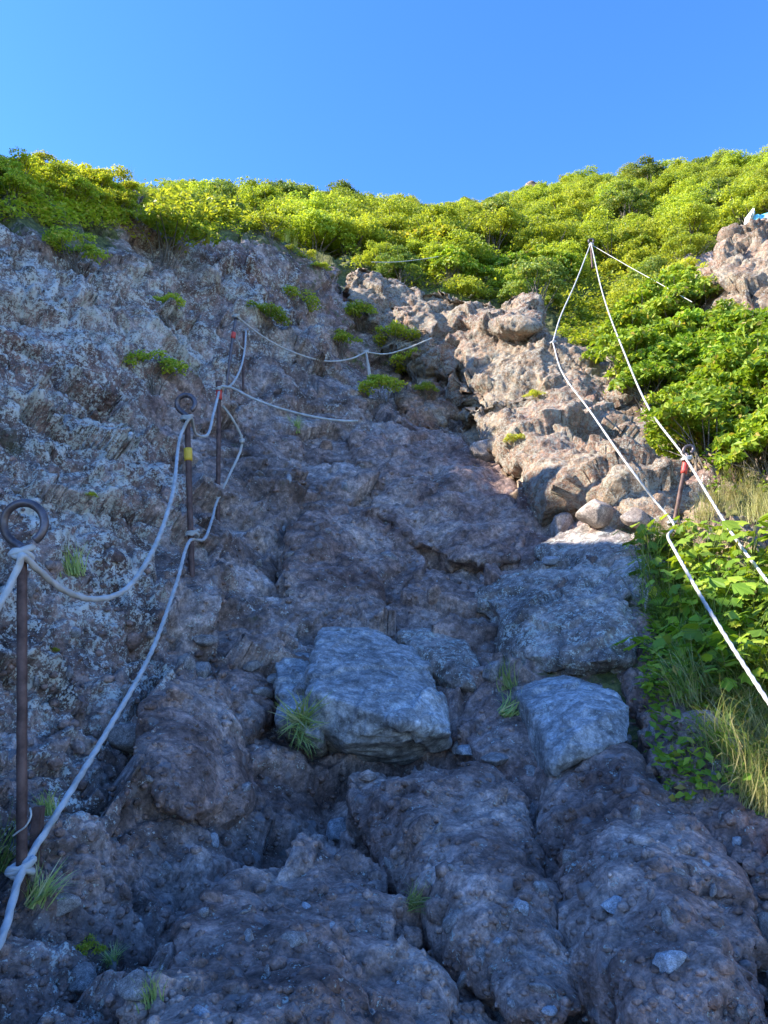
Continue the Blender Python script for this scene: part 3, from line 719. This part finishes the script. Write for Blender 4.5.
def rope(pts, rad, label, mat='rope', knots=(), clear=.02, group=None):
    """pts: (px,py,Y or None); perspective-correct Y between the given ones"""
    xy = np.array([(p[0], p[1]) for p in pts], float); s_ = np.concatenate([[0], np.cumsum(np.linalg.norm(np.diff(xy, axis=0), axis=1))])
    ks = [i for i, p in enumerate(pts) if p[2] is not None]
    inv = np.interp(s_, s_[ks], [1/pts[i][2] for i in ks]); W_ = []
    for (x, y), iv, p in zip(xy, inv, pts):
        Y = 1/iv
        if p[2] is None or len(p) > 3: Y = min(Y, G(x, y)[0].y - clear)
        W_.append(P(x, y, Y))
    W_ = np.array(W_); o = W_.mean(0)
    path = smooth_path(W_, rad*.8)
    root = empty('rope', W_[0]); tag(root, label, 'rope', group)
    child('strand', tubes_mesh('strand', [(path, rad)], seg=12, strands=3, lay=rad*8), M[mat], root)
    for (px, py, Y, kr) in knots:
        c = P(px, py, Y); sp_ = []
        for j in range(2):
            a = np.linspace(0, 2*math.pi*1.15, 22); tilt = (.5 if j else -.35)
            ring = np.stack([np.cos(a)*kr, np.sin(a)*kr*1.0 - .3*kr, np.sin(a+j)*kr*tilt + (j-.5)*rad*1.3], 1)
            sp_.append((smooth_path(c+ring, rad*.9), rad*.95))
        sp_.append((smooth_path([c+np.array([kr*.6, -kr*1.1, rad]), c+np.array([kr*.2, -kr*1.3, -rad*1.5]), c+np.array([-kr*.5, -kr*1.1, -rad*.5])], rad), rad))
        child('knot', tubes_mesh('knot', sp_, seg=12, strands=3, lay=rad*8), M[mat], root)
    return root
RR = .0095
rope([(-60,1030,Y1-.55),(0,942,Y1-.24),(22,872,Y1-.04),(58,812,None),(105,735,None),(150,655,None),(176,585,None),(191,540,Y2-.05),(203,540,None),(212,520,None),(218,499,Y3-.05),(229,476,None),(242,441,Y3+.15),(233,420,None),(223,406,Y3-.03)],
     RR, 'lower white rope running from the bottom left corner up to the red taped pin', knots=[(22,868,Y1,.028),(193,534,Y2,.034),(218,498,Y3,.03),(242,441,Y3+.13,.012)])
rope([(-70,700,Y1-.35),(0,604,Y1-.1),(19,565,Y1-.04),(22,556,Y1-.05),(34,566,None),(62,589,None),(92,599,None),(122,592,None),(150,556,None),(172,497,None),(183,430,Y2-.05),(190,418,Y2-.06),(196,434,None),(206,436,None),(214,412,None),(219,392,Y3-.04)],
     RR, 'upper white rope sagging between the eyes of the two nearest pins', knots=[(23,554,Y1,.026),(187,419,Y2,.032),(220,389,Y3,.024)])
rope([(221,388,Y3-.04),(230,386,None),(240,370,None),(245,348,None),(246,331,Y5-.03)], RR*.9, 'short curved rope rising to the thin upright pin on the left wall', knots=[(246,331,Y5,.022)])
rope([(236,318,Y4),(235,330,None),(240,346,None),(245,350,Y5-.03)], RR*.8, 'small slack loop of rope below the white top knot')
rope([(236,316,Y4-.04),(262,336,None),(290,351,None),(325,361,None),(350,359,None),(366,352,Y6-.04)], RR, 'white rope from the highest left pin across the gully head', knots=[(236,317,Y4,.03),(366,352,Y6,.03)])
rope([(366,352,Y6-.04),(385,354,None),(405,349,None),(432,338,Y6)], RR*.9, 'greyish rope continuing behind plants onto the outcrop', mat='rope_old')
rope([(366,352,Y6-.05),(369,365,None),(371,378,None),(374,396,Y6-.1)], RR*.7, 'loose rope end hanging down the short pale pin', mat='rope_old')
rope([(221,386,Y3-.03),(232,388,None),(252,398,None),(282,409,None),(320,418,None),(345,421,None),(358,421,None)], RR, 'single white rope lying across the shaded rock and ending loose in the gully', clear=.03)
rope([(591,243,Y8-.03),(575,284,None),(560,318,None),(553,342,Y9-.06)], RR*.95, 'left leg of the rope peak dropping to the outcrop shoulder', knots=[(591,245,Y8,.035),(553,343,Y9,.03)], clear=.0)
rope([(553,343,Y9-.06),(562,372,None),(590,411,None),(630,468,None),(655,501,None),(672,521,Y7-.04),(668,536,None),(673,547,Y7-1.1),(705,603,3.6),(742,662,3.2),(815,768,2.55),(905,880,2.2)],
     RR*.88, 'white rope running down over the outcrop and past the drooping grass', knots=[(672,522,Y7,.03)], clear=.16)
rope([(591,243,Y8-.03),(604,298,None),(624,352,None),(650,410,None),(686,459,Y7-.04),(711,500,None),(740,545,None),(815,640,3.5),(905,745,2.2)],
     RR*.88, 'outer right rope from the peak past the red taped leaning pin', knots=[(686,459,Y7,.032)], clear=.0)
rope([(592,245,Y8),(628,266,None),(655,281,None),(692,302,9.6)], .005, 'thin grey rope across the green hillside right of the rope peak', mat='rope_old', clear=.25)
rope([(372,262,11.7),(395,262,None),(430,258,None),(460,252,None),(486,246,14.5)], .006, 'thin grey rope stretched behind the top of the sunlit outcrop', mat='rope_old', clear=.25)

pin(P(905, 905, 2.2), P(905, 740, 2.2), .014, 'rusty pin with round eye low on the right bank holding both rope ends', (P(905, 715, 2.2), mm(21, 2.2)))
# wire loop round the nearest pin
o = link('wire_loop', tubes_mesh('wire_loop', [(smooth_path([P(30, 808, Y1-.03), P(31, 816, Y1-.045), P(26, 826, Y1-.05), P(18, 832, Y1-.04), P(13, 836, Y1-.03)], .004), .0025)], seg=6), M['rope_old'])
tag(o, 'thin pale wire loop around the lower part of the nearest pin', 'wire')
# old square stub behind the nearest pin
bm = bmesh.new(); a = P(36, 875, Y1+.11); b = P(36, 806, Y1+.11)
bmesh.ops.create_cube(bm, size=1); 
for v in bm.verts: v.co = Vector((v.co.x*mm(9, Y1), v.co.y*.03, v.co.z*(b[2]-a[2]+.2)))
bmesh.ops.bevel(bm, geom=bm.edges[:], offset=.003, segments=2, affect='EDGES')
me = bpy.data.meshes.new('steel_stub'); bm.to_mesh(me); bm.free(); o = link('steel_stub', me, M['rust']); o.location = Vector((a+b)/2)-Vector((0, 0, .1))
tag(o, 'short dark red steel stub right behind the nearest pin', 'steel post')
# dead branch on the outcrop
hd = G(476, 300)[0]; Yd = hd.y-.05
o = link('dead_branch', tubes_mesh('dead_branch', [(smooth_path([P(448,312,Yd), P(458,302,Yd-.05), P(468,298,Yd-.05), P(476,290,Yd), P(480,282,Yd)], .03), np.linspace(.022, .012, len(smooth_path([P(448,312,Yd), P(458,302,Yd-.05), P(468,298,Yd-.05), P(476,290,Yd), P(480,282,Yd)], .03)))),
      (smooth_path([P(476,290,Yd), P(472,284,Yd)], .03), .010)], seg=7), M['deadwood'])
tag(o, 'bleached forked branch lying on top of the sunlit outcrop', 'branch')
# blue cloth bundle at the right edge
def cloth(name, x0, x1, y0, y1, Y, seed, bulge):
    nu, nv = 40, 28; U, V = np.meshgrid(np.linspace(0, 1, nu), np.linspace(0, 1, nv)); vs = []
    for s_ in (1, -1):
        for u, v in zip(U.ravel(), V.ravel()):
            yy = y0 + (y1-y0)*v - 9*u*(1-v*.4); q_ = P(x0+(x1-x0)*u, yy, Y)
            fold = .05*math.sin(u*17+v*3+seed)+.03*math.sin(u*31-v*5)
            vs.append(q_ - np.array([0, s_*(bulge*math.sin(math.pi*u)**.5*math.sin(math.pi*min(max(v, .01), .99))**.5)+fold*.6, 0]))
    idx = np.arange(nu*nv).reshape(nv, nu); f = np.stack([idx[:-1, :-1], idx[:-1, 1:], idx[1:, 1:], idx[1:, :-1]], -1).reshape(-1, 4)
    return np_mesh(name, vs, np.vstack([f, f[:, ::-1]+nu*nv]), True)
root = empty('cloth_bundle', P(760, 226, 11.35)); tag(root, 'light blue and white cloth bundle on the rock at the right edge', 'cloth')
child('blue_cloth', cloth('blue_cloth', 752, 792, 217, 229, 11.1, 0, .16), M['tarp_blue'], root)
child('white_cloth', cloth('white_cloth', 746, 753, 217, 224, 11.12, 2, .1), M['tarp_white'], root)

# ------------------------------------------------------------------ plants
def leaves_np(C, Nrm, size, r, ratio=.6, fold=.25, shape='diamond'):
    """C centres, Nrm approximate leaf normals -> one small folded leaf each (5 verts, 2 quads)"""
    n = len(C); Nrm = Nrm/np.linalg.norm(Nrm, axis=1, keepdims=True)
    rd = r.normal(size=(n, 3)); T = np.cross(Nrm, rd); T /= np.linalg.norm(T, axis=1, keepdims=True); B = np.cross(Nrm, T)
    L = (size*r.uniform(.65, 1.3, n))[:, None]; Wd = L*ratio*.5
    a = C - T*L*.5; b = C + T*L*.5 - Nrm*L*.12; m1 = C + B*Wd + Nrm*Wd*fold - T*L*.05; m2 = C - B*Wd + Nrm*Wd*fold - T*L*.05
    V = np.stack([a, m2, b, m1], 1).reshape(-1, 3)
    i = np.arange(n)[:, None]*4
    Fc = np.vstack([np.hstack([i, i+1, i+2]), np.hstack([i, i+2, i+3])])
    return V, Fc
def shrub_proto(seed, n, rad, h, leaf, nclump, spread=.36, low=.25):
    r = np.random.default_rng(seed); cl = []
    for k in range(nclump):
        a = r.uniform(0, 6.28); rr = rad*math.sqrt(r.uniform(0, 1))*.85; z = h*(low + (1-low)*(1-(rr/rad)**2*.75)*r.uniform(.55, 1.0))
        cl.append((rr*math.cos(a), rr*math.sin(a), z, r.uniform(.7, 1.25)*spread*rad))
    cl = np.array(cl); w = cl[:, 3]**2; which = r.choice(nclump, n, p=w/w.sum())
    d = r.normal(size=(n, 3)); d /= np.linalg.norm(d, axis=1, keepdims=True); d[:, 2] = np.where(d[:, 2] < -.2, -d[:, 2]*.6, d[:, 2])
    rr = r.uniform(.35, 1.08, n)**.5
    d[:, :2] *= r.uniform(.8, 1.2, (n, 1)); C = cl[which, :3] + d*rr[:, None]*cl[which, 3][:, None]*np.array([1, 1, .75])
    Nn = d*.75 + np.array([0, -.0, .55]) + r.normal(size=(n, 3))*.6
    V, Fc = leaves_np(C, Nn, leaf, r)
    return V, Fc, cl
def branches_mesh(cl, rad0, r, name='branches'):
    sp_ = []
    for c in cl[:14]:
        mid = np.array([c[0]*.35+r.normal()*.05, c[1]*.35+r.normal()*.05, c[2]*.45]); 
        pth = smooth_path([(r.normal()*.04, r.normal()*.04, -.25), tuple(mid), (c[0], c[1], c[2]), (c[0]*1.1, c[1]*1.1, c[2]+c[3]*.6)], .12)
        sp_.append((pth, np.linspace(rad0, rad0*.2, len(pth))))
    return tubes_mesh(name, sp_, seg=5)
def proto(seed, n, rad, h, leaf, ncl, mat, spread=.36, low=.25, rad0=.02):
    V, Fc, cl = shrub_proto(seed, n, rad, h, leaf, ncl, spread, low)
    fm = np_mesh('foliage', V, Fc, False); fm.materials.append(M[mat])
    bm_ = branches_mesh(cl, rad0, np.random.default_rng(seed)); bm_.materials.append(M['bark'])
    return fm, bm_
def plant(name, pr, loc, rz, s, label, cat, group, tilt=(0, 0)):
    root = empty(name, loc); root.rotation_euler = (tilt[0], tilt[1], rz); root.scale = (s, s, s); tag(root, label, cat, group)
    for nm, me_ in (('foliage', pr[0]), ('branches', pr[1])):
        if me_ is None: continue
        o = bpy.data.objects.new(nm, me_); COL.objects.link(o); o.parent = root
    return root
M['leaf_dull'] = leaf_material('dull_leaves', [(0, (.12, .19, .04)), (.5, (.21, .28, .06)), (.9, (.32, .36, .08)), (1, (.42, .32, .08))], trans=.4)
HILL = [proto(300+k, 6500, .95, 1.15+.2*(k%3), .062, (50, 36, 60)[k%3], 'leaf_hill', (.24, .29, .2)[k%3], -.04) for k in range(6)]
CREST = [proto(400+k, 1500, .42, .48, .05, 14, 'leaf_crest', rad0=.008) for k in range(4)]
BUSH = [proto(500+k, 1150, .48, .62, .078, 26, 'leaf_broad', .26, .15, rad0=.009) for k in range(4)]

HILL.append(proto(320, 5200, .85, 1.5, .070, 30, 'leaf_dull', .26, .15)); HILL.append(proto(321, 4200, 1.05, 1.0, .085, 26, 'leaf_crest', .25, .1))
# hillside shrubs
cand = []
r3 = np.random.default_rng(5)
for gy in np.arange(12.0, 33, 1.04):
    for gx in np.arange(-15, 22, 1.04):
        x = gx + r3.uniform(-.45, .45); y = gy + r3.uniform(-.45, .45)
        h, n = ground_z(x, y)
        if h is None: continue
        u, v, z_ = proj(np.array(h)); u2, v2, _ = proj(np.array(h)+np.array([0, 0, 1.4]))
        if u < -40 or u > 810 or v2 > 345: continue
        # left wall crest hides the part behind it
        if u < 335 and v > 205 + max(0, (u-130))*.42 + 45: continue
        # open grassy patch and rocks
        if 545 < u < 625 and 300 < v < 350 and y < 14.8: continue
        if 335 < u < 600 and y < 12.4: continue
        if u > 690 and 225 < v2 and y < 12.6: continue
        sky = np.interp(u, [0, 60, 130, 250, 330, 400, 425, 455, 540, 600, 650, 768], [146, 150, 178, 182, 182, 190, 206, 200, 184, 162, 148, 132])
        sc_ = 1.0
        if u < 120 or (u < 345 and y < 13): continue
        if u > 690 and y < 14.5 and v > 222: continue
        if 550 < u < 640 and v > 296 and y < 16: continue
        if v2 < sky: sc_ = (v-sky)/(v-v2)
        if sc_ < .45: continue
        # is some of it visible?
        vis = 0
        for dz in (.7, 1.3):
            for dx in (-.5, .5):
                t_ = Vector(h)+Vector((dx, 0, dz)); dr = (t_-Vector(CAM)); L = dr.length
                hh = BVH.ray_cast(Vector(CAM), dr.normalized(), L-.3)[0]
                if hh is None: vis += 1
        if vis: cand.append((y, h, sc_))
cand.sort(key=lambda c: c[0]); 
if len(cand) > 298:
    keep = sorted(r3.choice(len(cand), 298, replace=False)); cand = [cand[i] for i in keep]
print('hill shrubs', len(cand))
for k, (y, h, sc_) in enumerate(cand):
    plant('hillside_shrub', HILL[int(r3.choice(8, p=[.14, .14, .14, .14, .14, .12, .12, .06]))], h-Vector((0, 0, .22)), r3.uniform(0, 6.3), min(r3.uniform(.75, 1.15)*(1.0 if y > 14 else .72), sc_*1.0),
          'bright green alder shrub in the thicket covering the hillside', 'shrub', 'alder shrubs on the hillside')
# undergrowth between the shrubs
def undergrowth(name, regions, n, leaf, mat, hgt, seed, label):
    r = np.random.default_rng(seed); C = []; 
    for k in range(n):
        x0, x1, y0, y1 = regions[k % len(regions)]; px = r.uniform(x0, x1); py = r.uniform(y0, y1)
        if BVH.ray_cast(Vector(CAM), Vector(ray(px, py)).normalized())[0] is None or clean(px, py): continue
        h, nn = G(px, py)
        C.append(np.array(h)+np.array(nn)*r.uniform(0, hgt)*(.5+h.y/20.))
    C = np.array(C); C = np.repeat(C, 7, 0)+r.normal(size=(len(C)*7, 3))*hgt*.7; Nn = np.array([0, -.3, 1.])+r.normal(size=C.shape)*.5
    V, Fc = leaves_np(C, Nn, leaf, r); tag(link(name, np_mesh(name, V, Fc, False), M[mat]), label, 'ground cover', kind='stuff')
undergrowth('hill_ground_cover', [(350, 620, 225, 300), (560, 690, 215, 320), (150, 350, 185, 225)], 4500, .075, 'leaf_hill', .14, 3, 'low green ground cover filling gaps between the hillside shrubs')
undergrowth('meadow_ground_cover', [(560, 625, 300, 345), (600, 700, 320, 360)], 1500, .06, 'leaf_crest', .05, 4, 'bright yellow-green low herbs behind the outcrop under the rope peak')
undergrowth('bank_ground_cover', [(655, 900, 540, 800), (620, 768, 360, 500), (640, 700, 330, 420), (650, 720, 590, 700)], 1500, .045, 'leaf_broad', .04, 6, 'low leafy ground cover on the right bank')
undergrowth('crest_ground_cover', [(0, 120, 150, 215), (40, 130, 180, 225), (130, 330, 180, 235)], 2600, .045, 'leaf_crest', .05, 8, 'yellow-green herbs matting the top of the left wall')

def put(protos, px, py, s, name, label, cat, group=None, k=0, sink=.04):
    h, n = G(px, py)
    while px < 335 and py < 330 and (h.y > 10.6 or BVH.ray_cast(Vector(CAM), Vector(ray(px, py)).normalized())[0] is None): py += 4; h, n = G(px, py)
    return plant(name, protos[k % len(protos)], h-Vector((0, 0, sink)), k*1.7, s, label, cat, group, tilt=(R(12), 0))
# crest of the left wall
for j in range(26):
    px = r3.uniform(450, 575); py = r3.uniform(256, 290)
    if clean(px, py): continue
    put(BUSH, px, py, r3.uniform(.6, 1.1), 'hillside_bush', 'low leafy bush growing just behind the top of the sunlit outcrop', 'bush', 'low bushes behind the top of the outcrop', j)
k = 0
for px in range(-8, 132, 11):
    for py in (176, 187, 198):
        yy = py + max(0, px-60)*.15 + r3.uniform(-5, 5)
        if px > 105 and py < 180 or px < 30 and py > 205: continue
        put(CREST, px+r3.uniform(-5, 5), yy, r3.uniform(.32, .58), 'crest_shrub', 'low sunlit yellow-green shrub on the top of the left wall', 'shrub', 'low shrubs along the crest of the left wall', k); k += 1
for px, py in [(150,190),(165,185),(178,192),(196,196),(215,204),(232,210),(250,222),(262,232),(275,240),(290,252),(306,262),(322,272),(150,182),(185,186),(205,192),(225,200),(245,212)]:
    put(CREST, px, py, r3.uniform(.2, .4), 'crest_shrub', 'low sunlit yellow-green shrub on the top of the left wall', 'shrub', 'low shrubs along the crest of the left wall', k); k += 1
# small plants on the wall and gully, each different
for px, py, s, lb in [(152,388,.5,'bright green plant growing from a crack high on the left wall above the eyed pins'),(165,262,.9,'dull green cushion plant near the top of the left wall'),
   (188,242,.4,'small yellow-green plant below the pale crest rocks of the left wall'),(165,318,.38,'little green plant halfway up the left wall'),(75,268,.5,'dark green patch plant at the upper left of the wall'),
   (262,328,.45,'flat green plant behind the first rope span on the left wall'),(298,312,.5,'grey-green plant near the right shoulder of the left wall'),(268,240,.55,'green plant at the crest corner of the left wall'),
   (362,332,.6,'feathery yellow-green plant by the gully head, left of the outcrop'),(394,352,.6,'yellow-green plant in front of the outcrop hollow'),(414,372,.5,'low yellow-green plant right under the outcrop hollow'),
   (383,402,.5,'green tuft plant at the edge of the shade below the short pale pin'),(425,398,.3,'small green plant in the dark gap beside the blocky rock'),(515,446,.28,'round bright green plant on the sunlit stones'),
   (500,300,.3,'yellow-green plant on the rim of the outcrop'),(535,400,.2,'tiny yellow plant on the face of the outcrop'),(90,497,.10,'tiny green sprig on the left wall'),(52,650,.07,'tiny moss sprig on the lower left wall'),(90,955,.12,'small green sprig low at the bottom left'),
   (340,352,.45,'green plant where the rope meets the gully head')]:
    k += 1; put(CREST, px, py, s*(1.35 if py < 420 else 1), 'rock_plant', lb, 'plant', None, k, sink=.02)
# bushes of the right bank
r4 = np.random.default_rng(11); nb = 0
for (x0, x1, y0, y1, n, s0, s1) in [(625, 790, 345, 440, 40, .6, 1.05), (790, 930, 330, 470, 30, .6, 1.05), (640, 790, 400, 480, 24, .6, .95), (690, 800, 335, 380, 10, .6, 1.0), (645, 700, 300, 350, 10, .8, 1.2)]:
    for j in range(n):
        px = r4.uniform(x0, x1); py = r4.uniform(y0, y1)
        if px > 705 and py < 335: continue
        if py > 410 and px < 655+(py-410)*.5: continue
        if px < 690 and py > 500: continue
        put(BUSH, px, py, r4.uniform(s0, s1), 'bank_bush', 'sunlit leafy bush in the thicket on the right bank', 'bush', 'leafy bushes on the right bank', j); nb += 1

# broad-leaved bank plants close to the viewer
def lobed_leaf(r, L):
    """palmately lobed leaf outline, fan from the base, gently cupped"""
    pts = [(0, 0)]; ang = [-105, -80, -62, -48, -30, -16, 0, 16, 30, 48, 62, 80, 105]; rad = [.45, .72, .60, .86, .66, .80, 1.05, .80, .66, .86, .60, .72, .45]
    V = [(0, 0, 0)]
    for a, q_ in zip(ang, rad):
        x = math.sin(R(a))*q_*.62; y = math.cos(R(a))*q_*.75+.28; V.append((x*L, y*L, (-abs(x)*.25 - y*y*.18 + r.normal()*.02)*L))
    V = np.array(V); Fc = [(0, i, i+1) for i in range(1, len(V)-1)]
    return V, Fc
def broad_plant(seed, n, H, L, spread):
    r = np.random.default_rng(seed); V = []; Fc = []; off = 0; stems = []
    for k in range(n):
        a = r.uniform(0, 6.28); hh = H*r.uniform(.35, 1); rr = spread*r.uniform(.1, 1); tip = np.array([rr*math.cos(a), rr*math.sin(a), hh])
        stems.append((smooth_path([(0, 0, -.03), (tip[0]*.3, tip[1]*.3, hh*.55), tuple(tip)], .04), .0022))
        lv, lf = lobed_leaf(r, L*r.uniform(.6, 1.2)); a2 = a-math.pi/2+r.normal()*.6; tl = r.uniform(-.1, .7)
        Rm = np.array(Matrix.Rotation(a2, 3, 'Z') @ Matrix.Rotation(-tl, 3, 'X') @ Matrix.Rotation(r.normal()*.35, 3, 'Y'))
        lv = lv @ Rm.T + tip; V.append(lv); Fc += [tuple(i+off for i in f) for f in lf]; off += len(lv)
    fm = np_mesh('leaves', np.vstack(V), Fc, False); fm.materials.append(M['leaf_broad'])
    sm_ = tubes_mesh('stems', stems, seg=4); sm_.materials.append(M['grass']); return fm, sm_
BROAD = [broad_plant(600+k, 26, .32, .105, .22) for k in range(4)]
for j in range(100):
    px = r4.uniform(655, 900); py = r4.uniform(548, 715)
    if px < 640+(py-560)*.25+12 or px < 690 and py > 690: continue
    h, n = G(px, py); plant('broadleaf_plant', BROAD[j % 4], h-Vector((0, 0, .02)), r4.uniform(0, 6.3), r4.uniform(.55, 1.05), 'broad lobed-leaf herb growing on the right bank', 'plant', 'broad-leaved herbs on the right bank', (R(15), 0))

def grass_mesh(seed, n, L, w, lean, spread, mat):
    r = np.random.default_rng(seed); V = []; Fc = []; off = 0
    for k in range(n):
        a = r.uniform(0, 6.28); l = L*r.uniform(.45, 1.1); ln = lean*r.uniform(.2, 1.2); bx, by = r.normal(size=2)*spread
        d = np.array([math.cos(a), math.sin(a), 0]); sd = np.array([-d[1], d[0], 0]); seg = 6; p = np.array([bx, by, -.01]); th = r.uniform(.05, .35)
        for s_ in range(seg+1):
            f = s_/seg; ww = w*(1-f**1.6)*.5+.0003
            V += [p-sd*ww, p+sd*ww]
            th += ln/seg*(.6+f); p = p + (d*math.sin(th)+np.array([0, 0, math.cos(th)]))*l/seg
        for s_ in range(seg): b = off+s_*2; Fc.append((b, b+1, b+3, b+2))
        off += 2*(seg+1)
    me = np_mesh('blades', np.array(V), Fc, True); me.materials.append(M[mat]); return me
TUFT = [grass_mesh(700+k, 85, .23, .0065, 1.5, .022, 'palegrass') for k in range(3)]
DROOP = [grass_mesh(710+k, 90, .48, .006, 2.5, .06, 'grass') for k in range(3)]
STRAW = [grass_mesh(720+k, 80, .42, .005, 2.0, .07, 'drygrass') for k in range(3)]
def tuft(ms, px, py, s, label, group=None, k=0, sc=(1, 1, 1), rot=None):
    while py < 260 and px < 335 and (BVH.ray_cast(Vector(CAM), Vector(ray(px, py)).normalized())[0] is None or G(px, py)[0].y > 11): py += 3
    h, n = G(px, py); o = link('grass_tuft', ms[k % len(ms)]); o.location = h; o.rotation_euler = rot or (R(25), 0, k*2.1); o.scale = (s*sc[0], s*sc[1], s*sc[2]); tag(o, label, 'grass tuft', group); return o
tuft(TUFT, 302, 722, .95, 'drooping grass tuft hanging at the left foot of the two-lobed boulder', k=0, rot=(R(75), 0, 0))
tuft(TUFT, 300, 734, .7, 'shorter grass tuft just under the drooping one by the two-lobed boulder', k=1, rot=(R(85), 0, .5))
tuft(TUFT, 507, 688, .85, 'upright grass tuft left of the pointed blue-grey boulder', k=2)
tuft(TUFT, 505, 716, .9, 'bushy grass tuft below the upright one beside the pointed boulder', k=1, rot=(R(60), 0, 2))
tuft(TUFT, 410, 906, .42, 'small grass tuft on the left flank of the reddish hump', k=0, rot=(R(55), 0, 1))
tuft(TUFT, 34, 905, .62, 'grass tuft at the foot of the nearest pin', k=1)
tuft(DROOP, 3, 868, .42, 'tall bright grass at the left edge beside the nearest pin', k=1)
tuft(TUFT, 48, 815, .45, 'few pale grass blades right of the nearest pin', k=2)
tuft(TUFT, 112, 965, .3, 'tiny grass sprig above the purple-grey round stone', k=0)
tuft(TUFT, 152, 1005, .35, 'thin grass blades at the bottom left of the low dark hump', k=2)
tuft(TUFT, 75, 575, .8, 'dry little grass tuft at the foot of the left wall', k=2)
tuft(TUFT, 296, 432, 1.0, 'dry grass tuft in the shade under the single white rope', k=0)
for j in range(30):
    px = r4.uniform(640, 775); py = r4.uniform(545, 700)
    if px < 634+(py-545)*.3 or px > 690 and py < 600: continue
    tuft(DROOP, px, py, r4.uniform(.6, 1.05), 'long arching grass on the right bank', 'arching green grass tufts on the right bank', j, rot=(R(20), 0, r4.uniform(0, 6)))
for j in range(84):
    px = r4.uniform(665, 900); py = r4.uniform(690, 820)
    if px < 652+(py-660)*.62: continue
    tuft(STRAW if j % 3 else DROOP, px, py, r4.uniform(.4, .72), 'matted grass, straw-coloured to green, on the lower right bank', 'matted grass tufts on the lower right bank', j, rot=(R(30), 0, r4.uniform(0, 6)))
for j in range(44):
    px = r4.uniform(700, 900); py = r4.uniform(478, 525)
    tuft(STRAW, px, py, r4.uniform(.5, .8), 'dry upright grass under the bank bushes', 'dry grass tufts beneath the bank bushes', j, sc=(.7, .7, 1), rot=(R(8), 0, r4.uniform(0, 6)))
for j in range(24):
    px = r4.uniform(-5, 330); py = 178+max(0, px-130)*.42 + r4.uniform(-14, 8)
    if px < 130: py = r4.uniform(150, 180)
    tuft(DROOP, px, py, r4.uniform(.5, .9), 'thin upright grass standing on the left wall crest', 'grass tufts on the crest of the left wall', j, sc=(.35, .35, 1), rot=(0, 0, r4.uniform(0, 6)))
# seed head
h = G(648, 600)[0]; a = np.array(h)
root = empty('grass_stalk', h); tag(root, 'brown grass seed head nodding beside the square boulder', 'grass stalk')
Ys = h.y-.15; pth = smooth_path([tuple(a), P(650, 610, Ys), P(648, 590, Ys)], .02); child('stem', tubes_mesh('stem', [(pth, .0018)], seg=5), M['drygrass'], root)
pth = smooth_path([P(648, 590, Ys), P(646, 604, Ys), P(644, 616, Ys)], .005); child('seed_head', tubes_mesh('seed_head', [(pth, .009*np.sin(np.linspace(.25, 2.9, len(pth))))], seg=8), M['seed'], root)

# ------------------------------------------------------------------ light, sky, camera
SUN = Vector((-.80, -.05, 0)).normalized()*math.cos(R(36.5)) + Vector((0, 0, math.sin(R(36.5))))
sl = bpy.data.lights.new('sun', 'SUN'); sl.energy = 3.6; sl.angle = R(.5); sl.color = (1, .93, .82)
so = bpy.data.objects.new('sun', sl); COL.objects.link(so); so.rotation_euler = SUN.to_track_quat('Z', 'Y').to_euler()
wd = bpy.data.worlds.new('World'); scene.world = wd; wd.use_nodes = True; t = wd.node_tree; t.nodes.clear()
sky = t.nodes.new('ShaderNodeTexSky'); sky.sky_type = 'NISHITA'; sky.sun_disc = False; sky.sun_elevation = R(36.5)
sky.sun_rotation = math.atan2(SUN.x, SUN.y); sky.altitude = 1800; sky.air_density = 1.0; sky.dust_density = .25; sky.ozone_density = 4.0
hs = t.nodes.new('ShaderNodeHueSaturation'); hs.inputs['Saturation'].default_value = 1.22; hs.inputs['Hue'].default_value = .511
bg = t.nodes.new('ShaderNodeBackground'); bg.inputs['Strength'].default_value = .15; wo = t.nodes.new('ShaderNodeOutputWorld')
t.links.new(sky.outputs[0], hs.inputs['Color']); t.links.new(hs.outputs[0], bg.inputs[0]); t.links.new(bg.outputs[0], wo.inputs[0])
cd = bpy.data.cameras.new('camera'); co = bpy.data.objects.new('camera', cd); COL.objects.link(co); co.location = Vector(CAM)
co.rotation_euler = (R(90)+PITCH, 0, 0); cd.sensor_fit = 'VERTICAL'; cd.sensor_height = 36; cd.sensor_width = 27; cd.lens = 36*F/1024; cd.clip_start = .02; cd.clip_end = 5000
scene.camera = co
scene.view_settings.view_transform = 'Standard'; scene.view_settings.look = 'None'; scene.view_settings.gamma = 1; scene.view_settings.exposure = 1.93
scene.render.engine = 'CYCLES'; scene.cycles.max_bounces = 6; scene.cycles.diffuse_bounces = 3; scene.cycles.transparent_max_bounces = 8
